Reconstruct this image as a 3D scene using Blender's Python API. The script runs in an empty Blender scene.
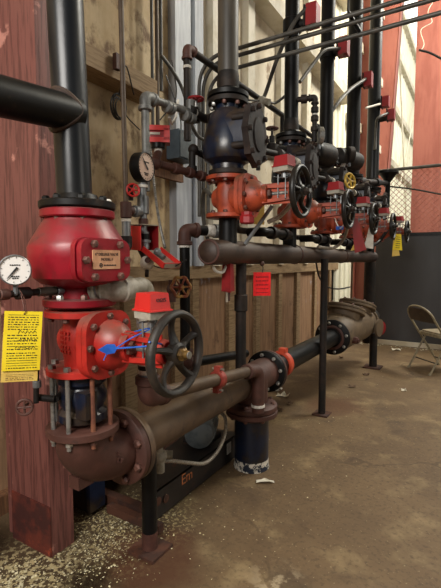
import bpy, bmesh, math, random
from mathutils import Vector as V, Matrix as Mx
random.seed(7)
PI = math.pi
scene = bpy.context.scene
C = scene.collection

# ------------------------------------------------------------------ camera
F, CXP, CYP, CAMH = 430.0, 220.5, 294.0, 1.3
YAW, PIT = math.radians(31.2), math.radians(4.5)
cam = bpy.data.cameras.new('camera'); co = bpy.data.objects.new('camera', cam); C.objects.link(co)
cam.sensor_fit = 'HORIZONTAL'; cam.sensor_width = 36; cam.lens = F / 441 * 36
co.location = (0, 0, CAMH); co.rotation_euler = (PI / 2 - PIT, 0, YAW)
cam.clip_start = .05; cam.clip_end = 200
scene.camera = co
_fw = V((-math.sin(YAW) * math.cos(PIT), math.cos(YAW) * math.cos(PIT), -math.sin(PIT)))
_rt = V((math.cos(YAW), math.sin(YAW), 0))
_up = V((-math.sin(YAW) * math.sin(PIT), math.cos(YAW) * math.sin(PIT), math.cos(PIT)))
def at(px, py, x=None, y=None, z=None):
    """measured photo point -> point on a known plane of the room (surveying helper)"""
    d = _fw + _rt * ((px - CXP) / F) + _up * ((CYP - py) / F)
    t = x / d.x if x is not None else (y / d.y if y is not None else (z - CAMH) / d.z)
    return V((d.x * t, d.y * t, CAMH + d.z * t))

# ------------------------------------------------------------------ materials
def lin(h):
    h = h.lstrip('#'); r = []
    for i in (0, 2, 4):
        c = int(h[i:i + 2], 16) / 255
        r.append(c / 12.92 if c <= .04045 else ((c + .055) / 1.055) ** 2.4)
    return (*r, 1)
def M(name, c, c2=None, sc=8, lo=.42, hi=.62, rough=.5, metal=0, bump=0, bs=60, stretch=None, c3=None, sc3=14, lo3=.6, hi3=.66, det=6, spec=.5, dust=None, damt=.75):
    m = bpy.data.materials.new(name); m.use_nodes = True
    nt = m.node_tree; N = nt.nodes; L = nt.links
    b = N['Principled BSDF']
    b.inputs['Roughness'].default_value = rough; b.inputs['Metallic'].default_value = metal
    b.inputs['Specular IOR Level'].default_value = spec
    tc = N.new('ShaderNodeTexCoord'); src = tc.outputs['Object']
    def noise(scale, st=None, d=det):
        n = N.new('ShaderNodeTexNoise'); n.inputs['Scale'].default_value = scale; n.inputs['Detail'].default_value = d
        n.inputs['Roughness'].default_value = .62
        if st:
            mp = N.new('ShaderNodeMapping'); mp.inputs['Scale'].default_value = st
            L.new(src, mp.inputs['Vector']); L.new(mp.outputs['Vector'], n.inputs['Vector'])
        else: L.new(src, n.inputs['Vector'])
        return n
    def mask(n, a, z):
        r = N.new('ShaderNodeMapRange'); r.interpolation_type = 'SMOOTHSTEP'
        r.inputs['From Min'].default_value = a; r.inputs['From Max'].default_value = z
        L.new(n.outputs['Fac'], r.inputs['Value']); return r.outputs['Result']
    col = None
    if c2:
        mix = N.new('ShaderNodeMix'); mix.data_type = 'RGBA'
        mix.inputs[6].default_value = lin(c); mix.inputs[7].default_value = lin(c2)
        L.new(mask(noise(sc, stretch), lo, hi), mix.inputs[0]); col = mix.outputs[2]
        if c3:
            mx = N.new('ShaderNodeMix'); mx.data_type = 'RGBA'; L.new(col, mx.inputs[6]); mx.inputs[7].default_value = lin(c3)
            L.new(mask(noise(sc3), lo3, hi3), mx.inputs[0]); col = mx.outputs[2]
        if dust:                                   # settled dust lies on upward faces
            g = N.new('ShaderNodeNewGeometry'); sp = N.new('ShaderNodeSeparateXYZ'); L.new(g.outputs['Normal'], sp.inputs[0])
            up = N.new('ShaderNodeMapRange'); up.interpolation_type = 'SMOOTHSTEP'; L.new(sp.outputs['Z'], up.inputs['Value'])
            up.inputs['From Min'].default_value = .1; up.inputs['From Max'].default_value = .75; up.inputs['To Max'].default_value = damt
            ml = N.new('ShaderNodeMath'); ml.operation = 'MULTIPLY'; L.new(up.outputs['Result'], ml.inputs[0]); L.new(mask(noise(7), .3, .62), ml.inputs[1])
            dx = N.new('ShaderNodeMix'); dx.data_type = 'RGBA'; L.new(ml.outputs[0], dx.inputs[0]); L.new(col, dx.inputs[6]); dx.inputs[7].default_value = lin(dust); col = dx.outputs[2]
        L.new(col, b.inputs['Base Color'])
    else: b.inputs['Base Color'].default_value = lin(c)
    if bump:
        bp = N.new('ShaderNodeBump'); bp.inputs['Strength'].default_value = bump; bp.inputs['Distance'].default_value = .004
        L.new(noise(bs).outputs['Fac'], bp.inputs['Height']); L.new(bp.outputs['Normal'], b.inputs['Normal'])
    return m

m_crimson = M('crimson_paint', '#8e0d20', '#7a0b1a', 6, dust='#5d4540', rough=.38, bump=.15, bs=30, c3='#6a1a1e', sc3=9, lo3=.58, hi3=.72)
m_red = M('red_paint', '#b22820', '#9c211b', 7, dust='#6e5145', rough=.42, bump=.15, bs=30, c3='#7c2a1e', sc3=11, lo3=.6, hi3=.72)
m_orange = M('orange_red_paint', '#a84426', '#86351f', 9, dust='#5b4434', rough=.5, bump=.2, bs=40, c3='#5b2a1c', sc3=14, lo3=.56, hi3=.68)
m_redbox = M('bright_red_enamel', '#c42722', '#b3201d', 10, rough=.45)
m_redbox2 = M('deep_red_enamel', '#8e1218', '#7a0e14', 10, rough=.5)
m_redplastic = M('red_fluorescent_tag', '#f01c20', '#d81218', 30, rough=.6)
m_black = M('black_pipe_paint', '#0b0b0c', '#131211', 9, rough=.42, spec=.22, bump=.1, bs=30, c3='#2a2019', sc3=12, lo3=.62, hi3=.72)
m_blackb = M('blue_black_pipe_paint', '#0e1115', '#171819', 7, rough=.33, spec=.4, bump=.08, bs=24, stretch=(1, 1, .3))
m_navy = M('navy_paint', '#121c30', '#0c1220', 8, dust='#4a3d30', rough=.32, bump=.25, bs=26, c3='#2e241c', sc3=9, lo3=.48, hi3=.66)
m_darkdust = M('dusty_black_iron', '#171413', '#2b211b', 8, rough=.62, spec=.3, bump=.25, bs=40)
m_rim = M('dusty_black_rim', '#1d1916', '#352c24', 12, rough=.55, bump=.2, bs=60)
m_brownpipe = M('brown_dusty_pipe', '#453425', '#574331', 6, dust='#6e5940', damt=.6, rough=.6, bump=.15, bs=40, c3='#3a2a20', sc3=10, lo3=.58, hi3=.7)
m_header = M('brown_header_pipe', '#2b1d16', '#3f2e25', 7, dust='#5a4736', damt=.6, rough=.55, bump=.15, bs=30, stretch=(1, .3, 1), c3='#241a15', sc3=9, lo3=.58, hi3=.7)
m_rust = M('rust_brown_casting', '#43261e', '#513027', 9, rough=.62, bump=.3, bs=50, c3='#3b241d', sc3=13, lo3=.57, hi3=.7)
m_greyriser = M('grey_brown_riser', '#4a443b', '#38342e', 4, rough=.45, stretch=(3, 3, .4), c3='#5d5546', sc3=8, lo3=.6, hi3=.72)
m_galv = M('galvanised_steel', '#85888a', '#6c6f70', 16, rough=.4, metal=.55, bump=.1, bs=40)
m_galvold = M('old_galvanised', '#a19b8e', '#7f7868', 14, rough=.6, metal=.0, bump=.35, bs=50, c3='#948d7c', sc3=18, lo3=.58, hi3=.66)
m_conduit = M('grey_conduit', '#54524d', '#403e3a', 10, rough=.45, metal=.15)
m_galvpipe = M('dull_galvanised_pipe', '#797a78', '#5c5c59', 14, rough=.5, metal=.2, bump=.3, bs=50, c3='#8f8b80', sc3=18, lo3=.6, hi3=.68)
m_steel = M('steel_stud', '#a3a3a0', '#7d7b76', 30, rough=.35, metal=.7)
m_ruststeel = M('rusty_stud', '#6a4032', '#83533c', 25, rough=.6, metal=.2)
m_bolt = M('dull_bolt', '#6e4a40', '#4a322b', 40, rough=.5, metal=.3)
m_boltbright = M('zinc_bolt', '#b9b8b2', '#8e8c86', 40, rough=.3, metal=.7)
m_brass = M('brass', '#7c5f30', '#4f3a1e', 30, rough=.45, metal=.5)
m_brassbright = M('yellow_brass_paint', '#b8962e', '#8f701f', 30, rough=.45, metal=.2)
m_brasswheel = M('brassy_red_wheel', '#7c3a26', '#b08a4a', 22, rough=.5, metal=.2)
m_tape = M('white_thread_tape', '#d8d4cc', '#b9b2a6', 60, rough=.8)
m_white = M('white_paint', '#dcd8cf', '#c3bcae', 20, rough=.6)
m_dial = M('gauge_dial_white', '#e9e4de', rough=.35)
m_dialpink = M('gauge_dial_aged', '#dcc4b4', '#cdb19f', 9, rough=.4)
m_ink = M('black_ink', '#141414', rough=.6)
m_plate = M('tan_name_plate', '#d2a27e', '#c08f6c', 20, rough=.45)
m_yellow = M('yellow_tag_card', '#ecd21c', '#e0c316', 14, rough=.65)
m_paleyel = M('pale_yellow_card', '#d9b95c', '#cda94e', 14, rough=.65)
m_bluetag = M('blue_plastic_seal', '#2a63c4', '#2054ad', 20, rough=.4)
m_paint = M('column_red_oxide', '#6e423b', '#55302b', 5, rough=.55, stretch=(14, 14, .9), lo=.45, hi=.6, bump=.15, bs=30, c3='#a87468', sc3=7, lo3=.62, hi3=.7)
m_paintdk = M('column_base_rust', '#3a1713', '#5d2519', 9, rough=.7, bump=.35, bs=40, c3='#a8452a', sc3=8, lo3=.62, hi3=.72)
m_paintfar = M('far_column_red_oxide', '#97584a', '#87493c', 1.2, rough=.6, stretch=(3, 3, .6))
m_grey = M('grey_partition', '#3d3d40', '#434346', 1.5, rough=.55, stretch=(2, 2, .4))
m_wood = M('weathered_plank', '#9c8362', '#826a4c', 7, rough=.75, stretch=(9, .9, 9), bump=.2, bs=40)
m_board = M('brown_back_board', '#5f3f28', '#7c5638', 8, rough=.75, stretch=(9, 9, 1))
m_girt = M('cream_girt', '#d3ccba', '#bfb59c', 3, rough=.6)
m_stud = M('pale_blue_grey_stud', '#bfc4ca', '#a4a9b2', 3, rough=.5, stretch=(4, 4, .4), c3='#8a7a66', sc3=5, lo3=.62, hi3=.74)
m_fabric = M('tan_vinyl_seat', '#8d8068', '#776b56', 30, rough=.6)
m_chair = M('beige_enamel_tube', '#8e8268', '#786d56', 30, rough=.4)
m_chairback = M('brown_enamel_back', '#3a3128', '#463b30', 20, rough=.45)
m_chairdk = M('dark_enamel_leg', '#1c1a18', rough=.4)
m_motor = M('grey_motor_paint', '#646b6e', '#50575a', 12, rough=.45)
m_skid = M('dark_skid_paint', '#1d1a1a', '#2c2420', 8, rough=.5, c3='#4a2a1c', sc3=9, lo3=.6, hi3=.72)
m_letter = M('faded_orange_letter', '#c47a4a', '#a8623a', 40, rough=.6)
m_flex = M('flexible_metal_hose', '#aaa398', '#878074', 120, rough=.4, metal=.5)
m_paper = M('white_paper', '#d8d2c2', '#bdb49e', 40, rough=.8)
m_leaf = M('dry_leaf', '#4a3524', '#5f4630', 30, rough=.8)
m_flake = M('yellow_paint_flake', '#d3cbaa', '#b3a679', 60, rough=.8)
m_floor2 = M('rusty_plate', '#4e2d1e', '#38221a', 12, rough=.7, bump=.3, bs=60)
m_rod = M('brown_rod', '#4a3a2b', '#5b4a38', 10, rough=.5)
m_elec = M('grey_electrical_box', '#54616a', '#48545c', 10, rough=.5)
m_wire = M('black_wire', '#161514', rough=.5)
m_boxin = M('bare_metal_inside', '#a59c8e', '#857b6b', 14, rough=.45, metal=.3)
m_backflow = M('tan_brown_casting', '#5a4a38', '#6b5a45', 6, rough=.6, bump=.25, bs=30, c3='#453626', sc3=9, lo3=.58, hi3=.7)
m_coupling = M('orange_coupling_paint', '#c4482c', '#a83a22', 14, rough=.5)
m_coupred = M('dull_red_coupling', '#9c3a2e', '#7f2f25', 16, rough=.55)

# floor: worn concrete with stains, cracks and a damp corner by the column
def floor_mat():
    m = bpy.data.materials.new('stained_concrete'); m.use_nodes = True
    nt = m.node_tree; N = nt.nodes; L = nt.links; b = N['Principled BSDF']; b.inputs['Roughness'].default_value = .62
    b.inputs['Specular IOR Level'].default_value = .35
    tc = N.new('ShaderNodeTexCoord')
    def noise(s, d=8, r=.6, off=0):
        n = N.new('ShaderNodeTexNoise'); n.inputs['Scale'].default_value = s; n.inputs['Detail'].default_value = d; n.inputs['Roughness'].default_value = r
        mp = N.new('ShaderNodeMapping'); mp.inputs['Location'].default_value = (off, off * .7, 0)
        L.new(tc.outputs['Object'], mp.inputs['Vector']); L.new(mp.outputs['Vector'], n.inputs['Vector']); return n.outputs['Fac']
    def rng(v, a, z, to=1.):
        r = N.new('ShaderNodeMapRange'); r.interpolation_type = 'SMOOTHSTEP'; r.inputs['From Min'].default_value = a; r.inputs['From Max'].default_value = z
        r.inputs['To Max'].default_value = to
        L.new(v, r.inputs['Value']); return r.outputs['Result']
    def mix(f, a, c):
        x = N.new('ShaderNodeMix'); x.data_type = 'RGBA'; L.new(f, x.inputs[0])
        if isinstance(a, str): x.inputs[6].default_value = lin(a)
        else: L.new(a, x.inputs[6])
        x.inputs[7].default_value = lin(c); return x.outputs[2]
    def math_(op, a, c):
        x = N.new('ShaderNodeMath'); x.operation = op
        for i, v in enumerate((a, c)):
            if isinstance(v, (int, float)): x.inputs[i].default_value = v
            else: L.new(v, x.inputs[i])
        return x.outputs[0]
    def spot_mask(cx, cy, r0, r1, wob=.35, z_=0):
        vm = N.new('ShaderNodeVectorMath'); vm.operation = 'DISTANCE'; L.new(tc.outputs['Object'], vm.inputs[0]); vm.inputs[1].default_value = (cx, cy, 0)
        d = math_('ADD', vm.outputs['Value'], math_('MULTIPLY', math_('SUBTRACT', noise(5, 6, .65, cx), .5), wob))
        return rng(d, r1, r0)
    c = mix(rng(noise(1.3), .35, .65), '#725d43', '#614e38')
    c = mix(rng(noise(3.5, off=3), .5, .72), c, '#8c7858')
    c = mix(rng(noise(2.2, off=9), .56, .72, .7), c, '#4a3c2e')
    c = mix(rng(noise(26, 4, off=5), .58, .72, .55), c, '#463728')
    c = mix(rng(noise(45, 5, off=12), .5, .66, .4), c, '#3f3224')
    c = mix(rng(noise(60, 2, off=2), .66, .72, .8), c, '#9a8a6a')
    # cracks
    vo = N.new('ShaderNodeTexVoronoi'); vo.feature = 'DISTANCE_TO_EDGE'; vo.inputs['Scale'].default_value = .55
    wv = N.new('ShaderNodeVectorMath'); wv.operation = 'ADD'
    nn = N.new('ShaderNodeTexNoise'); nn.inputs['Scale'].default_value = 2.5; nn.inputs['Detail'].default_value = 5
    L.new(tc.outputs['Object'], nn.inputs['Vector'])
    sc = N.new('ShaderNodeVectorMath'); sc.operation = 'SCALE'; sc.inputs['Scale'].default_value = .7; L.new(nn.outputs['Color'], sc.inputs[0])
    L.new(tc.outputs['Object'], wv.inputs[0]); L.new(sc.outputs[0], wv.inputs[1]); L.new(wv.outputs[0], vo.inputs['Vector'])
    cr = math_('MULTIPLY', rng(vo.outputs['Distance'], .012, .003), rng(noise(1.7, off=4), .45, .6))
    c = mix(math_('MULTIPLY', cr, .55), c, '#3a2c20')
    # old paint splashes, flaked yellowish powder, rust stain and damp patch
    c = mix(math_('MULTIPLY', spot_mask(-1.5, 1.3, .35, .75), .6), c, '#33291d')
    c = mix(math_('MULTIPLY', spot_mask(-1.42, 1.5, .12, .42), rng(noise(55, 6, off=7), .52, .57, .9)), c, '#ac9d72')
    c = mix(math_('MULTIPLY', spot_mask(-1.55, .98, .1, .4, .3), rng(noise(40, 6, off=8), .5, .55, .9)), c, '#b9aa80')
    c = mix(math_('MULTIPLY', spot_mask(-.62, 1.45, .02, .22, .3), rng(noise(11, 6, off=6), .5, .58, .7)), c, '#b3a284')
    c = mix(math_('MULTIPLY', spot_mask(-1.19, 1.38, .12, .3, .25), .75), c, '#4a2a1a')
    c = mix(math_('MULTIPLY', spot_mask(-1.08, 3.75, .1, .35, .3), .6), c, '#54301e')
    wet = spot_mask(-1.28, 1.1, .02, .17, .3)
    wet2 = spot_mask(-1.9, 1.02, .05, .22, .2)
    w = math_('MAXIMUM', wet, wet2)
    c = mix(math_('MULTIPLY', w, .85), c, '#17110d')
    L.new(c, b.inputs['Base Color'])
    r = N.new('ShaderNodeMapRange'); L.new(w, r.inputs['Value']); r.inputs['To Min'].default_value = .62; r.inputs['To Max'].default_value = .2
    L.new(r.outputs['Result'], b.inputs['Roughness'])
    bp = N.new('ShaderNodeBump'); bp.inputs['Strength'].default_value = .35; bp.inputs['Distance'].default_value = .006
    L.new(noise(22, 8), bp.inputs['Height']); L.new(bp.outputs['Normal'], b.inputs['Normal'])
    return m
# wall: weathered cream sheeting above, pale plywood below (split at z = 1.22)
def wall_mat(name, base, second, dirt, stretch, sc, plank=None, dlo=.52, dhi=.64, sc_d=4):
    m = bpy.data.materials.new(name); m.use_nodes = True
    nt = m.node_tree; N = nt.nodes; L = nt.links; b = N['Principled BSDF']; b.inputs['Roughness'].default_value = .75
    tc = N.new('ShaderNodeTexCoord')
    def noise(s, st, off=0):
        n = N.new('ShaderNodeTexNoise'); n.inputs['Scale'].default_value = s; n.inputs['Detail'].default_value = 8; n.inputs['Roughness'].default_value = .65
        mp = N.new('ShaderNodeMapping'); mp.inputs['Scale'].default_value = st; mp.inputs['Location'].default_value = (off, off, off)
        L.new(tc.outputs['Object'], mp.inputs['Vector']); L.new(mp.outputs['Vector'], n.inputs['Vector']); return n.outputs['Fac']
    def rng(v, a, z):
        r = N.new('ShaderNodeMapRange'); r.interpolation_type = 'SMOOTHSTEP'; r.inputs['From Min'].default_value = a; r.inputs['From Max'].default_value = z
        L.new(v, r.inputs['Value']); return r.outputs['Result']
    def mix(f, a, c):
        x = N.new('ShaderNodeMix'); x.data_type = 'RGBA'; L.new(f, x.inputs[0])
        if isinstance(a, str): x.inputs[6].default_value = lin(a)
        else: L.new(a, x.inputs[6])
        x.inputs[7].default_value = lin(c); return x.outputs[2]
    c = mix(rng(noise(sc, stretch), .38, .62), base, second)
    c = mix(rng(noise(sc_d, (1, 1, .8), 4), dlo, dhi), c, dirt)
    if plank:
        c = mix(rng(noise(2.3, (1, 1.2, 1.0), 8), .62, .7), c, plank)
    L.new(c, b.inputs['Base Color'])
    bp = N.new('ShaderNodeBump'); bp.inputs['Strength'].default_value = .3; bp.inputs['Distance'].default_value = .01
    L.new(noise(9, (1, 1, 1)), bp.inputs['Height']); L.new(bp.outputs['Normal'], b.inputs['Normal'])
    return m

# ------------------------------------------------------------------ geometry helpers
def frame(d):
    d = V(d).normalized(); a = V((0, 0, 1)) if abs(d.z) < .9 else V((1, 0, 0))
    u = a.cross(d).normalized(); return u, d.cross(u), d
class MB:
    def __init__(s, off=(0, 0, 0)): s.bm = bmesh.new(); s.off = V(off)
    def v(s, p): return s.bm.verts.new(V(p) + s.off)
    def face(s, vs):
        try: return s.bm.faces.new(vs)
        except ValueError: return None
    def box(s, c, size, ax=None):
        c = V(c); h = [q / 2 for q in size]
        X, Y, Z = ax if ax else (V((1, 0, 0)), V((0, 1, 0)), V((0, 0, 1)))
        vs = [s.v(c + X * (h[0] * i) + Y * (h[1] * j) + Z * (h[2] * k)) for i in (-1, 1) for j in (-1, 1) for k in (-1, 1)]
        for f in ((0, 1, 3, 2), (4, 6, 7, 5), (0, 4, 5, 1), (2, 3, 7, 6), (0, 2, 6, 4), (1, 5, 7, 3)): s.face([vs[i] for i in f])
        return s
    def hexa(s, bot, top):
        a = [s.v(p) for p in bot]; b = [s.v(p) for p in top]; n = len(a)
        s.face(a[::-1]); s.face(b)
        for i in range(n): s.face((a[i], a[(i + 1) % n], b[(i + 1) % n], b[i]))
        return s
    def lathe(s, o, d, prof, seg=28, sq=(1, 1), rot=0):
        """prof: (radius, height) along d"""
        o = V(o); u, w, d = frame(d); rings = []
        for r, h in prof:
            if r < 1e-5: rings.append([s.v(o + d * h)])
            else: rings.append([s.v(o + d * h + u * (r * sq[0] * math.cos(2 * PI * i / seg + rot)) + w * (r * sq[1] * math.sin(2 * PI * i / seg + rot))) for i in range(seg)])
        for a, b in zip(rings, rings[1:]):
            for i in range(seg):
                j = (i + 1) % seg
                if len(a) == 1: s.face((a[0], b[i], b[j]))
                elif len(b) == 1: s.face((a[i], a[j], b[0]))
                else: s.face((a[i], a[j], b[j], b[i]))
        if len(rings[0]) > 1: s.face(rings[0][::-1])
        if len(rings[-1]) > 1: s.face(rings[-1])
        return s
    def cyl(s, a, b, r, r2=None, seg=20, bev=0):
        a, b = V(a), V(b); L = (b - a).length; r2 = r if r2 is None else r2
        pr = [(r, 0), (r2, L)] if not bev else [(r - bev, 0), (r, bev), (r2, L - bev), (r2 - bev, L)]
        return s.lathe(a, b - a, pr, seg)
    def tube(s, pts, r, seg=14, closed=False, cap=True, sq=1):
        pts = [V(p) for p in pts]; n = len(pts); rings = []
        T = []
        for i in range(n):
            if closed: t = pts[(i + 1) % n] - pts[i - 1]
            else: t = pts[min(i + 1, n - 1)] - pts[max(i - 1, 0)]
            T.append(t.normalized())
        u = frame(T[0])[0]
        for i in range(n):
            u = (u - T[i] * u.dot(T[i])).normalized(); w = T[i].cross(u)
            rr = r[i] if isinstance(r, (list, tuple)) else r
            rings.append([s.v(pts[i] + u * (rr * math.cos(2 * PI * k / seg)) + w * (rr * sq * math.sin(2 * PI * k / seg))) for k in range(seg)])
        m = n if closed else n - 1
        for i in range(m):
            a, b = rings[i], rings[(i + 1) % n]
            for k in range(seg): s.face((a[k], a[(k + 1) % seg], b[(k + 1) % seg], b[k]))
        if cap and not closed: s.face(rings[0][::-1]); s.face(rings[-1])
        return s
    def prism(s, o, d, poly, h0, h1, up=None):
        """poly: 2-D points in the plane (u,w) across d"""
        o = V(o); d = V(d).normalized()
        if up is not None: w = V(up); u = w.cross(d).normalized(); w = d.cross(u)
        else: u, w, d = frame(d)
        a = [s.v(o + d * h0 + u * p[0] + w * p[1]) for p in poly]; b = [s.v(o + d * h1 + u * p[0] + w * p[1]) for p in poly]; n = len(poly)
        s.face(a[::-1]); s.face(b)
        for i in range(n): s.face((a[i], a[(i + 1) % n], b[(i + 1) % n], b[i]))
        return s
    def ball(s, c, r, seg=18, sq=(1, 1, 1)):
        n = seg // 2
        return s.lathe(V(c) - V((0, 0, r * sq[2])), (0, 0, 1), [(r * math.sin(PI * i / n) * sq[0] if 0 < i < n else 0, r * sq[2] * (1 - math.cos(PI * i / n))) for i in range(n + 1)], seg)
    def build(s, name, mat, parent=None, origin=None, bevel=0, ang=35):
        bm = s.bm
        if parent is not None:
            r = parent
            while r.parent is not None: r = r.parent
            origin = V(r['_o'])
        elif origin is None:
            lo = V((min(q.co.x for q in bm.verts), min(q.co.y for q in bm.verts), min(q.co.z for q in bm.verts)))
            hi = V((max(q.co.x for q in bm.verts), max(q.co.y for q in bm.verts), max(q.co.z for q in bm.verts)))
            origin = V(((lo.x + hi.x) / 2, (lo.y + hi.y) / 2, lo.z))
        origin = V(origin)
        if bevel: bmesh.ops.bevel(bm, geom=[e for e in bm.edges if len(e.link_faces) == 2 and e.calc_face_angle(0) > .6], offset=bevel, segments=2, affect='EDGES', profile=.6, clamp_overlap=True)
        bmesh.ops.translate(bm, verts=bm.verts, vec=-origin)
        bmesh.ops.recalc_face_normals(bm, faces=bm.faces)
        me = bpy.data.meshes.new(name); bm.to_mesh(me); bm.free()
        me.materials.append(mat)
        for p in me.polygons: p.use_smooth = True
        me.set_sharp_from_angle(angle=math.radians(ang))
        o = bpy.data.objects.new(name, me); C.objects.link(o)
        if parent is None: o.location = origin; o['_o'] = tuple(origin)
        else: o.parent = parent
        return o
def tag(o, label, cat, group=None):
    o['label'] = label; o['category'] = cat
    if group: o['group'] = group
    return o
def thing(name, label, cat, loc, group=None):
    o = bpy.data.objects.new(name, None); C.objects.link(o); o.location = loc; o['_o'] = tuple(V(loc)); o.empty_display_size = .05
    return tag(o, label, cat, group)
def solo(name, mb, mat, label, cat, group=None, **k): return tag(mb.build(name, mat, **k), label, cat, group)
def struct(name, mb, mat, parent=None, **k):
    o = mb.build(name, mat, parent, **k)
    if parent is None: o['kind'] = 'structure'
    return o
def dup(root, loc, label=None, group=None):
    r = root.copy(); C.objects.link(r); r.location = loc; r['_o'] = tuple(V(loc))
    if label: r['label'] = label
    if group: r['group'] = group
    def rec(a, b):
        for ch in list(a.children):
            c = ch.copy(); C.objects.link(c); c.parent = b; rec(ch, c)
    rec(root, r); return r
def fillet(pts, rad, n=8):
    pts = [V(p) for p in pts]; out = [pts[0]]
    for i in range(1, len(pts) - 1):
        a, b, c = pts[i - 1], pts[i], pts[i + 1]; d1 = (a - b); d2 = (c - b)
        t = min(rad, d1.length * .49, d2.length * .49); p, q = b + d1.normalized() * t, b + d2.normalized() * t
        for k in range(n + 1):
            f = k / n; out.append(p * (1 - f) ** 2 + b * 2 * f * (1 - f) + q * f * f)
    out.append(pts[-1]); return out
def spline(pts, n=8):
    pts = [V(p) for p in pts]; P = [pts[0] * 2 - pts[1]] + pts + [pts[-1] * 2 - pts[-2]]; out = []
    for i in range(1, len(P) - 2):
        for k in range(n):
            t = k / n; a, b, c, d = P[i - 1:i + 3]
            out.append(.5 * ((2 * b) + (c - a) * t + (2 * a - 5 * b + 4 * c - d) * t * t + (3 * b - a - 3 * c + d) * t ** 3))
    out.append(pts[-1]); return out
def text(body, size, o, xd, yd, mat, name, parent, ext=.0006, align='CENTER'):
    cu = bpy.data.curves.new(name, 'FONT'); cu.body = body; cu.size = size; cu.extrude = ext; cu.align_x = align; cu.align_y = 'CENTER'; cu.resolution_u = 2
    t = bpy.data.objects.new(name, cu); C.objects.link(t)
    me = bpy.data.meshes.new_from_object(t.evaluated_get(bpy.context.evaluated_depsgraph_get()))
    bpy.data.objects.remove(t); me.name = name
    xd = V(xd).normalized(); yd = V(yd).normalized(); zd = xd.cross(yd)
    r = parent
    while r.parent is not None: r = r.parent
    m = Mx((xd, yd, zd)).transposed().to_4x4(); m.translation = V(o) - V(r['_o'])
    me.transform(m); me.materials.clear(); me.materials.append(mat)
    ob = bpy.data.objects.new(name, me); C.objects.link(ob); ob.parent = parent
    return ob
def boltset(n, r, o, d, mat, parent, br=.011, h=.012, ph=0, name='bolt'):
    u, w, d = frame(d); o = V(o)
    for i in range(n):
        a = 2 * PI * i / n + ph; p = o + u * (r * math.cos(a)) + w * (r * math.sin(a))
        MB(off=getattr(parent, 'off_', (0, 0, 0))).lathe(p, d, [(br, -.004), (br, h * .75), (br * .75, h)], 6).build(name, mat, parent)
def pipe(name, label, cat, pts, r, mat, fit=None, rad=None, group=None, ends=(), elbow='elbow', fname=None):
    """a run of pipe; each bend gets a cast elbow of its own, each end listed gets a coupling"""
    pts = [V(p) for p in pts]; rad = rad or r * 2.2
    o = solo(name, MB().tube(fillet(pts, rad), r), mat, label, cat, group)
    if fit:
        for i in range(1, len(pts) - 1):
            d1 = (pts[i - 1] - pts[i]).normalized(); d2 = (pts[i + 1] - pts[i]).normalized(); t = rad * 1.15
            seg = fillet([pts[i] + d1 * t, pts[i], pts[i] + d2 * t], rad)
            mb = MB().tube(seg, r * 1.25)
            for d in (d1, d2): mb.cyl(pts[i] + d * (t - r * .2), pts[i] + d * (t + r * .55), r * 1.48, bev=r * .12)
            mb.build(elbow, fit, o)
        for i in ends:
            d = (pts[1] - pts[0]).normalized() if i == 0 else (pts[-2] - pts[-1]).normalized()
            MB().cyl(pts[i] - d * .003, pts[i] + d * r * 2, r * 1.4, bev=r * .12).build(fname or 'coupling', fit, o)
    return o

# ------------------------------------------------------------------ setting
WX = -2.1                       # face of the left wall
struct('floor', MB().box((3, 8, -.1), (14, 26, .2)), floor_mat(), origin=(0, 0, 0))
m_up = wall_mat('cream_wall_sheet', '#cfba96', '#b89f78', '#755a3f', (1, 1, .5), 3, dlo=.48, dhi=.66, sc_d=6)
m_ply = wall_mat('plywood_lower_wall', '#9a785a', '#7f6046', '#583f2c', (6, 6, .6), 3, plank='#a7a6b0', dlo=.56, dhi=.7)
m_far = wall_mat('cream_corrugated_sheet', '#e3e0cc', '#dad6bf', '#c6c0a4', (1, 1, .5), 1.5, dlo=.58, dhi=.75)
m_mid = wall_mat('dirty_white_wall_sheet', '#d6ccb8', '#c4b69c', '#8f7860', (1, 1, .5), 3, dlo=.54, dhi=.7, sc_d=5)
struct('wall_left', MB().box((WX - .05, .4, 4.4), (.1, 4.8, 6.4)), m_up, origin=(WX, 0, 0))
struct('wall_left', MB().box((WX - .05, 4.9, 4.4), (.1, 4.2, 6.4)), m_mid, origin=(WX, 0, 0))
struct('wall_left', MB().box((WX - .05, 2.6, .6), (.1, 9.2, 1.2)), m_ply, origin=(WX, 0, 0))
struct('wall_left', MB().box((WX - .05, 11.6, 3.8), (.1, 9.2, 7.6)), m_far, origin=(WX, 0, 0))
mb = MB()
for i in range(30): mb.hexa([(WX, 7.1 + i * .3 + a, .02) for a in (0, .1)] + [(WX + .03, 7.1 + i * .3 + a, .02) for a in (.08, .02)], [(WX, 7.1 + i * .3 + a, 7.6) for a in (0, .1)] + [(WX + .03, 7.1 + i * .3 + a, 7.6) for a in (.08, .02)])
struct('trim_1', mb, m_far)                                                      # corrugation ribs
struct('wall_back', MB().box((3, 16.25, 3.9), (10.2, .1, 7.8)), M('pale_end_wall', '#c9cdd0', '#b5bcc4', 1.5, rough=.7))
struct('wall_right', MB().box((8.05, 10.5, 2.2), (.1, 11.4, 4.4)), M('pale_side_wall', '#b9b3a4', '#a39c8c', 1.5, rough=.7))
m_glow = bpy.data.materials.new('added_glow_sheet'); m_glow.use_nodes = True
_b = m_glow.node_tree.nodes['Principled BSDF']; _b.inputs['Base Color'].default_value = (.8, .8, .76, 1); _b.inputs['Emission Color'].default_value = (1, .98, .92, 1); _b.inputs['Emission Strength'].default_value = 1.3
struct('added_glow_panel', MB().box((2.9, 12.6, 7.8), (10.2, 7.2, .06)), m_glow)  # glowing panel added over the far end to brighten the upper right
struct('sky_block_ceiling', MB().box((2.9, 3.5, 7.8), (10.2, 11, .1)), m_girt)  # out of view; slab added to keep world light from coming in above
struct('trim_2', MB().box((WX - .02, 11.6, 7.68), (.3, 9.2, .16)), m_girt)       # eave girt
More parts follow.
